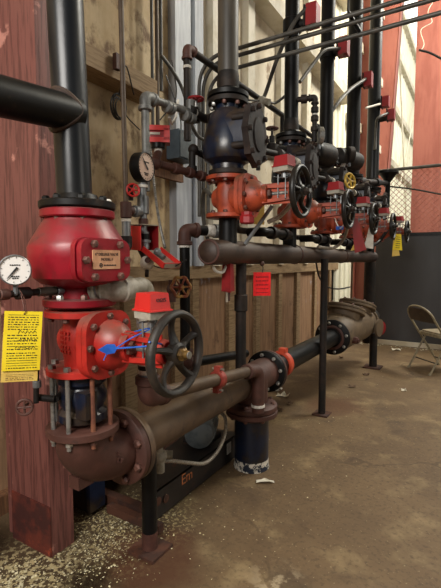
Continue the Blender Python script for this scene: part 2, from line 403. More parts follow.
def girt(name, y0, y1, z, m, h=.13, dp=.1): struct(name, MB().box((WX + dp / 2, (y0 + y1) / 2, z), (dp, y1 - y0, h)), m, bevel=.004)
girt('trim_3', -1.5, 2.36, 2.45, m_wood, .12, .17)                               # plank ledge by the column
girt('trim_4', 3.05, 7.3, 3.93, m_girt, .16, .2)
girt('trim_5', 2.2, 7.3, 5.4, m_girt, .16, .2)
girt('trim_6', 3.05, 7.3, 2.55, m_girt, .12, .08)
for i, z in enumerate((2.2, 3.7, 5.1, 6.5)): girt('trim_%d' % (7 + i), 7.5, 16.1, z, m_girt, .16, .12)
girt('trim_11', -1.5, 7.2, 1.2, m_wood, .11, .05)
k = 12
for y, w, m in ((2.8, .2, m_stud), (3.02, .12, m_stud), (3.3, .14, m_girt), (3.95, .14, m_girt), (4.75, .14, m_girt), (5.6, .14, m_girt), (6.5, .14, m_girt)):
    struct('trim_%d' % k, MB().box((WX + .035, y, 4.4), (.07, w, 6.3)), m, bevel=.004); k += 1
for y, w in ((2.2, .12), (2.75, .1), (3.0, .09), (3.62, .12), (4.2, .1), (4.8, .1), (5.4, .12), (6.1, .1), (6.8, .1)):
    struct('trim_%d' % k, MB().box((WX + .02, y, .58), (.04, w, 1.14)), m_wood, bevel=.003); k += 1
struct('baseboard_left', MB().box((WX + .03, 2.6, .05), (.06, 9, .1)), m_board)
# corrugated crest: diagonal brace rods on the far wall
for lab, a, b in (('thin steel brace rod rising to the right across the far cream wall', (WX + .2, 11.0, 2.0), (WX + .2, 15.6, 7.0)),
                  ('thin steel brace rod falling to the right across the far cream wall', (WX + .24, 11.0, 6.6), (WX + .24, 13.4, 1.9))):
    solo('brace_rod', MB().cyl(a, b, .018, seg=8), m_girt, lab, 'brace', 'brace rods on the far wall')

# steel columns
def column(x, y, w, d, h, m, label, base=None, rt=0):
    t = thing('steel_column', label, 'column', (x, y, 0))
    mb = MB().box((x + w / 2 - .008, y, h / 2), (.016, d, h)).box((x - w / 2 + .008, y, h / 2), (.016, d, h)).box((x, y, h / 2), (w - .03, .014, h))
    mb.build('steel_section', m, t, bevel=.002)
    return t
t = thing('steel_column', 'red oxide steel column standing beside the crimson deluge valve', 'column', (-1.73, 1.21, 0))
MB().box((-1.695, 1.155, 2.6), (.27, .014, 5.2)).build('front_plate', m_paint, t, bevel=.002)
MB().box((-1.568, 1.216, 2.6), (.016, .106, 5.2)).box((-1.86, 1.216, 2.6), (.06, .106, 5.2)).box((-1.715, 1.262, 2.6), (.29, .014, 5.2)).build('side_plate', m_paint, t, bevel=.002)
MB().box((-1.695, 1.1455, .115), (.272, .008, .23)).build('rusted_foot', m_paintdk, t, bevel=.003)
column(-1.93, 8.3, .26, .2, 7.5, m_paintfar, 'red oxide wall column between the two farthest black risers')
t = thing('steel_column', 'red oxide wall column with flow switches in front of it', 'column', (-1.98, 10.2, 0))
def taper(y, x0, xa, xb, th): return [(x0, y, 0), (xa, y, 0), (xa, y + th, 0), (x0, y + th, 0)], [(x0, y, 7.6), (xb, y, 7.6), (xb, y + th, 7.6), (x0, y + th, 7.6)]
mb = MB()
for y in (10.05, 10.33): mb.hexa(*taper(y, -2.06, -2.0, -1.62, .016))
mb.hexa(*taper(10.18, -2.06, -2.0, -1.62, .02)); mb.hexa([(-2.01, 10.05, 0), (-1.99, 10.05, 0), (-1.99, 10.34, 0), (-2.01, 10.34, 0)], [(-1.63, 10.05, 7.6), (-1.61, 10.05, 7.6), (-1.61, 10.34, 7.6), (-1.63, 10.34, 7.6)])
mb.build('steel_section', m_paintfar, t)
t = thing('steel_column', 'wide red oxide column behind the chain link fence', 'column', (-1.05, 10, 0))
MB().box((-1.05, 10, 4), (.56, .03, 8)).box((-1.05, 10.36, 4), (.56, .03, 8)).box((-1.05, 10.18, 4), (.03, .33, 8)).build('steel_section', m_paintfar, t, bevel=.003)
pts = spline([at(434, 0, y=9.9), at(428, 12, y=9.9), at(432, 22, y=9.9), at(421, 30, y=9.9), at(424, 44, y=9.9), at(420, 52, y=9.9)])
solo('loose_cable', MB().tube(pts, .007, 6), m_girt, 'pale loose cable trailing down the top of the wide far column', 'cable')
pts = spline([at(419, 50, y=9.6), at(430, 53, y=9.6), at(444, 60, y=9.6)], 5)
solo('cable', MB().tube(pts, .022, 6), m_black, 'short dark cable leading right off the wide far column', 'cable')

# grey partition, chain link fence
t = thing('partition', 'dark grey partition behind the folding chair', 'partition', (.6, 6.92, 0))
MB().box((.6, 6.94, .87), (4.0, .06, 1.58)).build('panel', m_grey, t, bevel=.004)
MB().box((.6, 6.93, 1.68), (4.04, .1, .045)).build('top_rail', m_black, t, bevel=.004)
MB().box((.6, 6.92, .045), (4.0, .05, .07)).build('bottom_rail', m_girt, t, bevel=.004)
for sx in (-1.36, .3, 1.8): MB().box((sx, 7.0, .84), (.06, .05, 1.68)).build('post', m_black, t)
t = thing('chain_link_fence', 'chain link fence with a top rail above the grey partition', 'fence', (.6, 7.1, 0))
MB().cyl((-1.55, 7.1, 2.68), (2.6, 7.1, 2.66), .024).build('top_rail', m_conduit, t)
for sx in (-1.5, 1.2, 2.5): MB().cyl((sx, 7.1, 0), (sx, 7.1, 2.68), .028).build('post', m_conduit, t)
mb = MB(); s = .085
for i in range(-14, 50):
    for sg in (1, -1):
        x0 = -1.5 + i * s; z0 = 1.7; x1 = x0 + sg * .96
        p0, p1 = V((x0, 7.1 + sg * .003, z0)), V((x1, 7.1 + sg * .003, 2.66))
        lo, hi = -1.5, 2.5
        def cl(p, q):
            if p.x < lo and q.x <= lo or p.x > hi and q.x >= hi: return None
            for e in (lo, hi):
                if (p.x - e) * (q.x - e) < 0:
                    f = (e - p.x) / (q.x - p.x); m_ = p + (q - p) * f
                    if (e == lo and p.x < lo) or (e == hi and p.x > hi): p = m_
                    else: q = m_
            return p, q
        r = cl(p0, p1)
        if r: mb.cyl(r[0], r[1], .0035, seg=4)
mb.build('wire_mesh', m_paintfar, t)
pts = spline([at(384, 186, y=7.02), at(412, 189, y=7.02), at(450, 196, y=7.02)], 5)
solo('cable', MB().tube(pts, .013, 6), m_wire, 'black slack cable strung along the chain link fence', 'cable')

# ------------------------------------------------------------------ valves
def rrect(w, h, r, n=5):
    out = []
    for cx, cy, a0 in ((w - r, h - r, 0), (-(w - r), h - r, PI / 2), (-(w - r), -(h - r), PI), (w - r, -(h - r), 1.5 * PI)):
        for i in range(n + 1):
            a = a0 + PI / 2 * i / n; out.append((cx + r * math.cos(a), cy + r * math.sin(a)))
    return out
def gate_valve(Lc, label, paint, rim, group, dust, nut=None):
    """outside-screw gate valve; barrel vertical, stem and handwheel towards +x"""
    L = V(Lc); t = thing('gate_valve', label, 'valve', L, group)
    B = lambda: MB(off=L)
    b = B().lathe((0, 0, -.1), (0, 0, 1), [(.06, 0), (.058, .03), (.062, .055), (.068, .1), (.062, .145), (.058, .17), (.06, .2)], 28)
    b.lathe((0, 0, 0), (1, 0, 0), [(.045, -.085), (.062, -.06), (.07, -.02), (.074, .05), (.08, .1)], 28, sq=(.8, 1))
    b.build('body', paint, t)
    for sg, nm in ((1, 'top_flange'), (-1, 'bottom_flange')):
        f = B().lathe((0, 0, sg * .1), (0, 0, 1), [(.115, -.012), (.12, -.009), (.12, .009), (.115, .012)], 36).build(nm, paint, t)
        for i in range(8):
            a = PI / 4 * i + .39; B().lathe((.1 * math.cos(a), .1 * math.sin(a), sg * .1 - sg * .012), (0, 0, -sg), [(.012, -.002), (.012, .011), (.009, .014)], 6).build('bolt', m_bolt, f)
    B().prism((0, 0, 0), (1, 0, 0), rrect(.1, .11, .065), .092, .116, up=(0, 0, 1)).build('body_flange', dust, t, bevel=.003)
    bf = B().prism((0, 0, 0), (1, 0, 0), rrect(.102, .112, .065), .12, .142, up=(0, 0, 1)).build('bonnet_flange', paint, t, bevel=.003)
    for y, z in ((.072, .068), (.072, -.068), (-.072, .068), (-.072, -.068), (0, .096), (0, -.096), (.088, 0), (-.088, 0)):
        B().lathe((.14, y, z), (1, 0, 0), [(.012, 0), (.012, .01), (.008, .014)], 6).build('bolt', m_bolt, bf)
    B().lathe((0, 0, 0), (1, 0, 0), [(.086, .138), (.084, .16), (.076, .185), (.058, .208), (.048, .216), (.046, .225), (.05, .228), (.05, .245), (.035, .247)], 26, sq=(.85, 1)).build('bonnet', paint, t)
    y_ = B()
    for sg in (1, -1):
        y_.hexa([(.215, -.022, sg * .03), (.215, .022, sg * .03), (.215, .022, sg * .048), (.215, -.022, sg * .048)],
                [(.37, -.016, sg * .022), (.37, .016, sg * .022), (.37, .016, sg * .036), (.37, -.016, sg * .036)])
        y_.box((.29, 0, sg * .044), (.15, .006, .018))
    y_.box((.3, 0, 0), (.14, .012, .07))
    y_.cyl((.362, 0, 0), (.392, 0, 0), .038, bev=.004); y_.build('yoke', paint, t, bevel=.002)
    B().cyl((.2, 0, 0), (.47, 0, 0), .011, seg=14).build('stem', m_steel, t)
    g = B().cyl((.235, 0, 0), (.262, 0, 0), .026); g.box((.262, 0, 0), (.012, .085, .026)); g.build('packing_gland', m_bolt, t, bevel=.001)
    wx = .42; w = B(); n = 48; R = .121
    w.tube([(wx, R * math.cos(2 * PI * i / n), R * math.sin(2 * PI * i / n)) for i in range(n)], .0125, 12, closed=True, sq=1.25)
    w.lathe((wx - .02, 0, 0), (1, 0, 0), [(.03, 0), (.034, .008), (.034, .03), (.026, .038)], 20)
    for i in range(5):
        a = 2 * PI * i / 5 + .3
        pts = [V((wx - .002 - .014 * math.sin(PI * f), (.02 + f * (R - .02)) * math.cos(a + .12 * f), (.02 + f * (R - .02)) * math.sin(a + .12 * f))) for f in [j / 6 for j in range(7)]]
        w.tube(pts, [.019, .016, .0135, .012, .012, .0135, .016], 10, sq=.75)
    h = w.build('handwheel', rim, t)
    B().lathe((wx + .014, 0, 0), (1, 0, 0), [(.021, 0), (.021, .016), (.015, .02)], 6).lathe((wx + .03, 0, 0), (1, 0, 0), [(.013, 0), (.013, .014), (.009, .018)], 14).build('wheel_nut', nut or m_brass, h)
    return t
Y = [1.03, 2.06, 2.95, 3.75, 4.65, 5.6]; X0 = -1.2
gv1 = gate_valve((X0, Y[0], 1.018), 'bright red gate valve nearest the camera with black handwheel', m_red, m_rim, 'gate valves with handwheels', m_red)
# cast lettering on its barrel, too worn to read
b = MB(off=V((X0, Y[0], 1.018)))
for r_ in range(4):
    for q in range(5):
        a = -2.0 + r_ * .22; z = .034 - q * .016
        if random.random() < .85: b.box((.068 * math.cos(a), .068 * math.sin(a), z), (.006, .007, .009), ax=(V((math.cos(a), math.sin(a), 0)), V((-math.sin(a), math.cos(a), 0)), V((0, 0, 1))))
b.build('cast_lettering', m_red, gv1)

# crimson deluge valve
L = V((X0, Y[0], 1.142))
t = thing('deluge_valve', 'crimson deluge valve with a tan name plate on its cover', 'valve', L)
B = lambda: MB(off=L)
B().lathe((0, 0, 0), (0, 0, 1), [(.068, .02), (.068, .06), (.08, .068), (.125, .078), (.15, .098), (.165, .165), (.166, .2), (.16, .215), (.118, .285), (.108, .3), (.108, .31)], 40).build('body', m_crimson, t)
fl = B().lathe((0, 0, 0), (0, 0, 1), [(.118, 0), (.123, .004), (.123, .024), (.118, .028)], 40).build('bottom_flange', m_crimson, t)
tf = B().lathe((0, 0, 0), (0, 0, 1), [(.12, .3), (.124, .304), (.124, .324), (.12, .328)], 40).build('top_flange', m_crimson, t)
for i in range(8):
    a = PI / 4 * i + .2; p = (.102 * math.cos(a), .102 * math.sin(a), 0)
    B().lathe((p[0], p[1], .3), (0, 0, -1), [(.013, -.002), (.013, .012), (.009, .02)], 6).build('bolt', m_bolt, tf)
    B().lathe((p[0], p[1], .028), (0, 0, 1), [(.012, -.002), (.012, .011), (.008, .016)], 6).build('bolt', m_boltbright if i % 3 == 0 else m_bolt, fl)
cy, cz = -.04, .158
B().prism((0, cy, cz), (1, 0, 0), rrect(.085, .056, .04), .05, .142, up=(0, 0, 1)).build('cover_neck', m_crimson, t, bevel=.004)
B().prism((0, cy, cz), (1, 0, 0), rrect(.108, .07, .035), .135, .154, up=(0, 0, 1)).build('cover_flange', m_crimson, t, bevel=.004)
cp = B().prism((0, cy, cz), (1, 0, 0), rrect(.104, .067, .035), .157, .178, up=(0, 0, 1)).build('cover_plate', m_crimson, t, bevel=.005)
for y, z in ((-.055, .05), (.055, .05), (-.088, 0), (.088, 0), (-.055, -.052), (.055, -.052)):
    B().lathe((.176, cy + y, cz + z), (1, 0, 0), [(.013, 0), (.013, .011), (.009, .015)], 6).build('bolt', m_bolt, cp)
npl = B().prism((0, cy - .004, cz + .002), (1, 0, 0), rrect(.058, .03, .004), .178, .1815, up=(0, 0, 1)).build('name_plate', m_plate, t)
O = L + V((.1818, cy - .004, cz)); xd, yd = (0, 1, 0), (0, 0, 1)
text('6" DELUGE VALVE', .0125, O + V((0, 0, .018)), xd, yd, m_ink, 'lettering', npl)
text('MODEL F', .0125, O + V((0, 0, .002)), xd, yd, m_ink, 'lettering', npl)
b = B(); lg = lambda p, r, w: b.tube([V(p) + V((0, r * math.cos(2 * PI * i / 20), r * math.sin(2 * PI * i / 20))) for i in range(20)], w, 6, closed=True)
lg((.182, cy - .03, cz - .016), .006, .0012); b.box((.182, cy - .03, cz - .016), (.001, .004, .005)); b.build('logo_mark', m_ink, npl)
b = B()
for i in range(9): b.box((.182, cy - .016 + i * .006, cz - .016), (.0008, .0042, .0035 if i % 2 else .0045))
b.build('small_print', m_ink, npl)
# black companion flange and riser with its welded branch
zt = at(72, 200, x=X0, y=None).z
t = thing('riser_pipe', 'blue-black riser with a welded side branch above the crimson deluge valve', 'pipe', (X0, Y[0], 1.472))
MB().cyl((X0 - .008, Y[0] - .004, 1.49), (X0 - .045, Y[0] - .026, 3.3), .059, seg=32).build('pipe', m_blackb, t)
f = MB().lathe((X0, Y[0], 1.473), (0, 0, 1), [(.124, 0), (.127, .004), (.127, .022), (.122, .026), (.075, .027), (.066, .05)], 40).build('flange', m_black, t)
for i in range(8):
    a = PI / 4 * i + .2; MB().lathe((X0 + .102 * math.cos(a), Y[0] + .102 * math.sin(a), 1.499), (0, 0, 1), [(.014, -.003), (.014, .011), (.009, .016)], 6).build('bolt', m_black if i != 1 else m_white, f)
pb0 = V((X0, Y[0], 1.793)); pb1 = V((X0 - .0, .25, 1.722))
MB().cyl(pb0, pb1, .058, seg=32).build('branch_pipe', m_black, t)
# weld seam where branch meets riser (saddle curve)
pts = []
for i in range(40):
    a = 2 * PI * i / 40; r = .0605; X = r * math.cos(a); Z = r * math.sin(a); yy = -math.sqrt(max(.061 ** 2 - X * X, 0))
    pts.append((X0 - .014 + X * 1.02, Y[0] - .008 + yy, 1.792 + Z * 1.06))
MB().tube(pts, .011, 8, closed=True).build('weld_seam', m_header, t)

# wafer check valve with long studs between the gate valve and the elbow
t = thing('check_valve', 'navy wafer check valve held by long studs under the red gate valve', 'valve', (X0, Y[0], .725))
MB().lathe((X0, Y[0], .73), (0, 0, 1), [(.07, 0), (.085, .01), (.085, .035), (.07, .05), (.083, .075), (.085, .1), (.07, .13), (.086, .145), (.086, .17), (.07, .176)], 28).box((X0 + .07, Y[0] - .045, .81), (.05, .05, .09)).build('body', m_navy, t, bevel=.004)
for i in range(8):
    a = PI / 4 * i + .39; x, y = X0 + .103 * math.cos(a), Y[0] + .103 * math.sin(a); br = i in (4, 5, 6)
    s_ = MB().cyl((x, y, .66), (x, y, .945), .0082, seg=12).build('stud', m_steel if br else m_ruststeel, t)
    for zz in (.675, .931): MB().lathe((x, y, zz), (0, 0, 1), [(.013, 0), (.013, .013)], 6).build('nut', m_boltbright if br else m_bolt, s_)

# flanged elbow into the main
MZ = .56
t = thing('pipe_elbow', 'rust brown cast elbow under the navy check valve', 'pipe elbow', (X0, Y[0], MZ - .12))
arc = [V((X0, Y[0], .70)), V((X0, Y[0], .69))] + [V((X0, Y[0] + .16 - .16 * math.cos(a), MZ + .115 - .115 * math.sin(a))) for a in [PI / 2 * i / 12 for i in range(1, 13)]] + [V((X0, 1.21, MZ))]
MB().tube(arc, [.088] + [.1] * (len(arc) - 1), 30).build('body', m_rust, t)
MB().lathe((X0, Y[0], .69), (0, 0, 1), [(.12, 0), (.126, .004), (.126, .026), (.12, .03)], 40).build('inlet_flange', m_rust, t)
f = MB().lathe((X0, 1.195, MZ), (0, 1, 0), [(.14, 0), (.148, .005), (.148, .028), (.143, .032)], 44).build('outlet_flange', m_rust, t)
for i in range(8):
    a = PI / 4 * i + .39; MB().lathe((X0 + .122 * math.cos(a), 1.195, MZ + .122 * math.sin(a)), (0, -1, 0), [(.017, -.002), (.017, .012), (.01, .018)], 6).build('bolt', m_bolt, f)
MB().box((X0 - .01, Y[0] - .005, MZ - .052), (.05, .07, .045)).build('foot_lug', m_rust, t, bevel=.006)
# raised foundry lettering on the flank, too worn to read
b = MB(); nx = V((.86, -.5, .05)).normalized(); xd = V((.5, .86, -.28)).normalized(); ud = nx.cross(xd)
co_ = V((X0 + .082, Y[0] + .045, MZ + .035))
for row, n in ((.012, 5), (-.012, 8)):
    for i in range(n):
        c = co_ + xd * ((i - n / 2 + .5) * .013) + ud * row
        b.box(c, (.016, .0045, .015), ax=(nx, xd, ud)); b.box(c + xd * .003 + ud * (.005 if i % 2 else -.004), (.016, .008, .0045), ax=(nx, xd, ud))
b.build('cast_lettering', m_rust, t)

# main pipe, tee, black continuation
t = thing('main_pipe', 'large brown pipe running back from the rust brown elbow', 'pipe', (X0, 1.8, MZ - .09))
MB().cyl((X0, 1.27, MZ), (X0, 2.2, MZ), .086, seg=36).build('pipe', m_brownpipe, t)
MB().lathe((X0, 1.23, MZ), (0, 1, 0), [(.146, 0), (.149, .004), (.149, .024), (.142, .028), (.1, .03), (.09, .055)], 44).build('flange', m_brownpipe, t)
MB().tube([(X0 + .089 * math.cos(a), 2.195, MZ + .089 * math.sin(a)) for a in [2 * PI * i / 32 for i in range(32)]], .007, 8, closed=True).build('weld_seam', m_rust, t)
TY = 2.36
t = thing('pipe_tee', 'brown flanged tee on the blue-black pedestal', 'pipe tee', (X0, TY, .42))
MB().cyl((X0, 2.2, MZ), (X0, 2.56, MZ), .098, seg=36).cyl((X0, TY, .42), (X0, TY, MZ), .1, seg=32).build('body', m_rust, t)
f = MB().lathe((X0, 2.555, MZ), (0, 1, 0), [(.13, 0), (.138, .004), (.138, .024), (.13, .028)], 40).build('black_flange', m_black, t)
for i in range(8):
    a = PI / 4 * i + .2; MB().lathe((X0 + .113 * math.cos(a), 2.555, MZ + .113 * math.sin(a)), (0, -1, 0), [(.013, -.003), (.013, .012), (.009, .017)], 6).build('bolt', m_boltbright, f)
f = MB().lathe((X0, TY, .372), (0, 0, 1), [(.155, 0), (.16, .005), (.16, .03), (.15, .04), (.11, .05)], 40).build('foot_flange', m_rust, t)
for i in range(8):
    a = PI / 4 * i + .2; MB().lathe((X0 + .135 * math.cos(a), TY + .135 * math.sin(a), .404), (0, 0, 1), [(.016, -.002), (.016, .014), (.009, .022)], 6).build('bolt', m_bolt, f)
t = thing('pipe_pedestal', 'blue-black upright pipe stub rising from the floor under the tee', 'pipe stub', (X0, TY, 0))
MB().cyl((X0, TY, 0), (X0, TY, .34), .108, seg=36).build('pipe', m_navy, t)
f = MB().lathe((X0, TY, .338), (0, 0, 1), [(.115, -.02), (.155, 0), (.162, .004), (.162, .028), (.155, .032)], 40).build('flange', m_rust, t)
for i in range(8):
    a = PI / 4 * i + .2; MB().lathe((X0 + .135 * math.cos(a), TY + .135 * math.sin(a), .34), (0, 0, -1), [(.016, -.002), (.016, .012), (.01, .02)], 6).build('bolt', m_bolt, f)
MB().lathe((X0, TY, 0), (0, 0, 1), [(.113, 0), (.1095, .02), (.1085, .06)], 32).build('white_crust', M('chalky_crust', '#cfc8ba', '#161d2c', 26, lo=.46, hi=.54, rough=.8), t)
t = thing('main_pipe', 'black pipe with an orange coupling running on from the tee', 'pipe', (X0, 3.3, MZ - .07))
MB().cyl((X0, 2.61, MZ), (X0, 4.05, MZ), .077, seg=32).build('pipe', m_black, t)
MB().lathe((X0, 2.584, MZ), (0, 1, 0), [(.13, 0), (.138, .004), (.138, .022), (.13, .026), (.09, .028), (.08, .05)], 40).build('flange', m_rust, t)
c = MB().cyl((X0, 2.78, MZ), (X0, 2.84, MZ), .095, seg=32, bev=.006); c.box((X0 + .02, 2.81, MZ + .103), (.05, .05, .03)).box((X0 - .02, 2.81, MZ - .103), (.05, .05, .03)); c.build('coupling', m_coupling, t, bevel=.003)
f = MB().lathe((X0, 4.03, MZ), (0, 1, 0), [(.075, 0), (.165, .02), (.17, .026), (.17, .044), (.165, .048)], 40).build('far_flange', m_black, t)
for i in range(8):
    a = PI / 4 * i + .2; MB().lathe((X0 + .14 * math.cos(a), 4.052, MZ + .14 * math.sin(a)), (0, -1, 0), [(.016, -.002), (.016, .014), (.011, .02)], 6).build('bolt', m_boltbright, f)
MB().tube([(X0 + .105 * math.cos(a), 4.04, MZ + .105 * math.sin(a)) for a in [2 * PI * i / 28 for i in range(28)]], .016, 8, closed=True).build('welded_ring', m_rust, f)
# tan-brown double check valve at the far end
t = thing('check_valve', 'tan-brown double check valve body at the far end of the floor main', 'valve', (X0, 4.75, .38))
MB().tube([(X0, 4.085, MZ), (X0, 4.12, MZ), (X0, 4.3, MZ + .03), (X0, 4.55, MZ + .05), (X0, 4.8, MZ + .03), (X0, 5.0, MZ + .02), (X0, 5.3, MZ), (X0, 5.38, MZ)], [.15, .165, .19, .21, .2, .2, .16, .12], 32).build('body', m_backflow, t)
for q, (yy, zz) in enumerate(((4.36, .14), (4.86, .14))):
    d = V((.1, .35, 1)).normalized(); o = V((X0, yy, MZ + zz - .1))
    b = MB().lathe(o, d, [(.15, 0), (.16, .17), (.2, .175), (.205, .18), (.205, .2), (.2, .204)], 36).build('bonnet_neck', m_backflow, t)
    cp = MB().lathe(o, d, [(.2, .207), (.205, .211), (.205, .228), (.195, .234), (.1, .255), (0, .265)], 36).build('bonnet_cover', m_backflow, t)
    u, w, _ = frame(d)
    for i in range(10):
        a = 2 * PI * i / 10; MB().lathe(o + d * .23 + u * (.182 * math.cos(a)) + w * (.182 * math.sin(a)), d, [(.014, -.003), (.014, .014), (.01, .018)], 6).build('bolt', m_bolt, cp)
MB().lathe((X0, 5.36, MZ), (0, 1, 0), [(.165, 0), (.17, .005), (.17, .03), (.165, .035)], 36).build('end_flange', m_backflow, t)
MB().lathe((X0 + .16, 4.2, MZ - .03), V((1, -.3, -.1)), [(.035, 0), (.035, .05), (.02, .055), (.02, .07)], 6).build('drain_plug', m_rust, t)
MB().lathe((X0 + .15, 5.05, MZ - .02), V((1, -.2, 0)), [(.06, 0), (.06, .08), (.1, .082), (.1, .105), (.05, .11)], 24).build('side_port', m_backflow, t)
# dark upright far gate valve behind it
t = thing('riser_pipe', 'black upright pipe descending from the header behind the tan-brown check valve', 'pipe', (X0, 5.62, .2))
MB().cyl((X0, 5.62, .25), (X0, 5.62, 1.28), .07, seg=24).lathe((X0, 5.62, .56), (0, 0, 1), [(.1, -.1), (.13, -.05), (.13, .05), (.1, .1)], 24).build('pipe', m_darkdust, t)
MB().lathe((X0 - .0, 5.5, MZ), (0, 1, 0), [(.17, -.1), (.17, -.06), (.1, -.05), (.1, .06)], 32).build('flange', m_darkdust, t)
MB().lathe((X0 + .03, 5.62, .46), (1, -.5, 0), [(.05, .05), (.05, .14), (.085, .142), (.085, .16), (.05, .165)], 24).build('red_end_cap', m_redbox2, t)
t = thing('pipe_stand', 'short rusty stand under the far check valve', 'pipe support', (X0 + .12, 5.36, 0))
MB().cyl((X0 + .12, 5.36, .01), (X0 + .12, 5.36, .42), .045, seg=18).build('post', m_darkdust, t)
MB().box((X0 + .12, 5.36, .008), (.2, .2, .016)).build('base_plate', m_floor2, t, bevel=.003)

# ------------------------------------------------------------------ upper header and the five stacks on it
HZ = 1.342
t = thing('header_pipe', 'brown horizontal header pipe under the orange gate valves', 'pipe', (X0, 3.8, HZ - .07))
MB().lathe((X0, 1.86, HZ), (0, 1, 0), [(.055, 0), (.067, .006), (.067, 3.9), (.06, 3.905)], 32).build('pipe', m_header, t)
MB().tube([(X0 + .06 * math.cos(a), 1.863, HZ + .06 * math.sin(a)) for a in [2 * PI * i / 28 for i in range(28)]], .006, 8, closed=True).build('weld_seam', m_rust, t)
b = MB(); b.lathe((X0, 1.87, HZ), (0, -1, 0), [(.056, 0), (.05, .012), (.028, .022), (0, .025)], 28); b.build('end_cap', m_header, t)
for y in (3.05, 4.3): MB().tube([(X0 + .067 * math.cos(a), y, HZ + .067 * math.sin(a)) for a in [2 * PI * i / 24 for i in range(24)]], .006, 8, closed=True).build('weld_seam', m_rust, t)

def deluge_dark(Lc, label, group):
    L = V(Lc); t = thing('deluge_valve', label, 'valve', L, group); B = lambda: MB(off=L)
    f = B().lathe((0, 0, 0), (0, 0, 1), [(.1, 0), (.105, .003), (.105, .024), (.1, .027), (.075, .03)], 36).build('bottom_flange', m_darkdust, t)
    B().lathe((0, 0, 0), (0, 0, 1), [(.085, .02), (.085, .055), (.1, .065), (.125, .08), (.138, .11), (.135, .17), (.118, .25), (.095, .32), (.068, .345), (.068, .375)], 36).build('body', m_navy, t)
    tf = B().lathe((0, 0, 0), (0, 0, 1), [(.095, .37), (.108, .374), (.108, .396), (.1, .4)], 36).build('top_flange', m_darkdust, t)
    cf = B().lathe((0, 0, 0), (0, 0, 1), [(.1, .403), (.111, .406), (.111, .428), (.1, .433), (.07, .436), (.06, .455)], 36).build('companion_flange', m_black, t)
    for i in range(8):
        a = PI / 4 * i + .3; B().lathe((.09 * math.cos(a), .09 * math.sin(a), .372), (0, 0, -1), [(.012, -.002), (.012, .012), (.009, .018)], 6).build('bolt', m_boltbright if i in (4, 5) else m_bolt, tf)
    b = B().prism((0, 0, .2), V((1, .12, 0)), rrect(.112, .135, .09), .02, .135, up=(0, 0, 1))
    b.build('cover_neck', m_navy, t, bevel=.004)
    for zz in (.13, .27): B().cyl((.08, -.095, zz), (.185, -.085, zz), .019, seg=14, bev=.003).build('hinge_lug', m_darkdust, t)
    n = 48; poly = []
    for i in range(n):
        a = 2 * PI * i / n; r = .155 + .016 * (max(0, math.cos(a * 8)) ** 2); poly.append((.92 * r * math.cos(a), r * math.sin(a)))
    cp = B().prism((0, 0, .2), V((1, .12, 0)), poly, .138, .172, up=(0, 0, 1)).build('cover_plate', m_cover, t, bevel=.003)
    d = V((1, .12, 0)).normalized(); u = V((0, 0, 1)).cross(d).normalized()
    B().lathe(d * .172 + V((0, 0, .2)), d, [(.09, 0), (.085, .008), (.05, .012), (0, .013)], 28, sq=(.86, 1)).build('cover_boss', m_cover, t)
    for i in range(8):
        a = PI / 4 * i; p = d * .17 + u * (.134 * math.cos(a)) + V((0, 0, .2 + .145 * math.sin(a)))
        B().lathe(p, d, [(.014, 0), (.014, .016), (.01, .02)], 6).build('bolt', m_cover, cp)
    return t
m_wheelblk = M('black_wheel_paint', '#0f0e0e', '#241f1a', 12, rough=.42, spec=.4, bump=.15, bs=60)
m_cover = M('rusty_black_cover', '#1f1816', '#33241d', 7, rough=.65, spec=.3, bump=.25, bs=40)
gv = gate_valve((X0, Y[1], 1.64), 'orange gate valve at the near end of the brown header', m_orange, m_wheelblk, 'gate valves with handwheels', m_orange, m_darkdust)
dv = deluge_dark((X0, Y[1], 1.756), 'blue-black deluge valve at the near end of the brown header', 'dark deluge valves')
ordn = ['', '', 'second', 'third', 'fourth', 'last']
for i in range(2, 6):
    dup(gv, (X0, Y[i], 1.642), 'orange gate valve %s along the brown header from the near end' % ordn[i])
    dup(dv, (X0, Y[i], 1.758), 'dark deluge valve %s along the brown header from the near end' % ordn[i])
rm = [None, m_greyriser, m_black, m_black, m_black, m_blackb]
rl = [None, 'grey-brown riser above the blue-black deluge valve with the exposed cover', 'black riser carrying the nearest red flow switch', 'black riser carrying the second red flow switch', 'black riser carrying the third red flow switch', 'black riser farthest along the header with the last red flow switches']
for i in range(1, 6):
    t = thing('riser_pipe', rl[i], 'pipe', (X0, Y[i], 2.2), 'risers above the dark deluge valves')
    R = (0, .055, .05, .058, .07, .075)[i]
    MB().cyl((X0, Y[i], 2.2), (X0, Y[i], 5.6 if i > 2 else 4.2), R, seg=28).build('pipe', rm[i], t)
    MB().lathe((X0, Y[i], 2.21), (0, 0, 1), [(R + .002, 0), (R + .006, .03), (R + .004, .07), (R + .001, .085)], 28).build('coupling', m_darkdust, t)
    t = solo('pipe_spool', MB().cyl((X0, Y[i], HZ + .05), (X0, Y[i], 1.53), .05, seg=24), m_black, ['', 'black spool below the first orange gate valve on the header', 'black spool below the second orange gate valve on the header', 'black spool below the third orange gate valve on the header', 'black spool below the fourth orange gate valve on the header', 'black spool below the last orange gate valve on the header'][i], 'pipe')

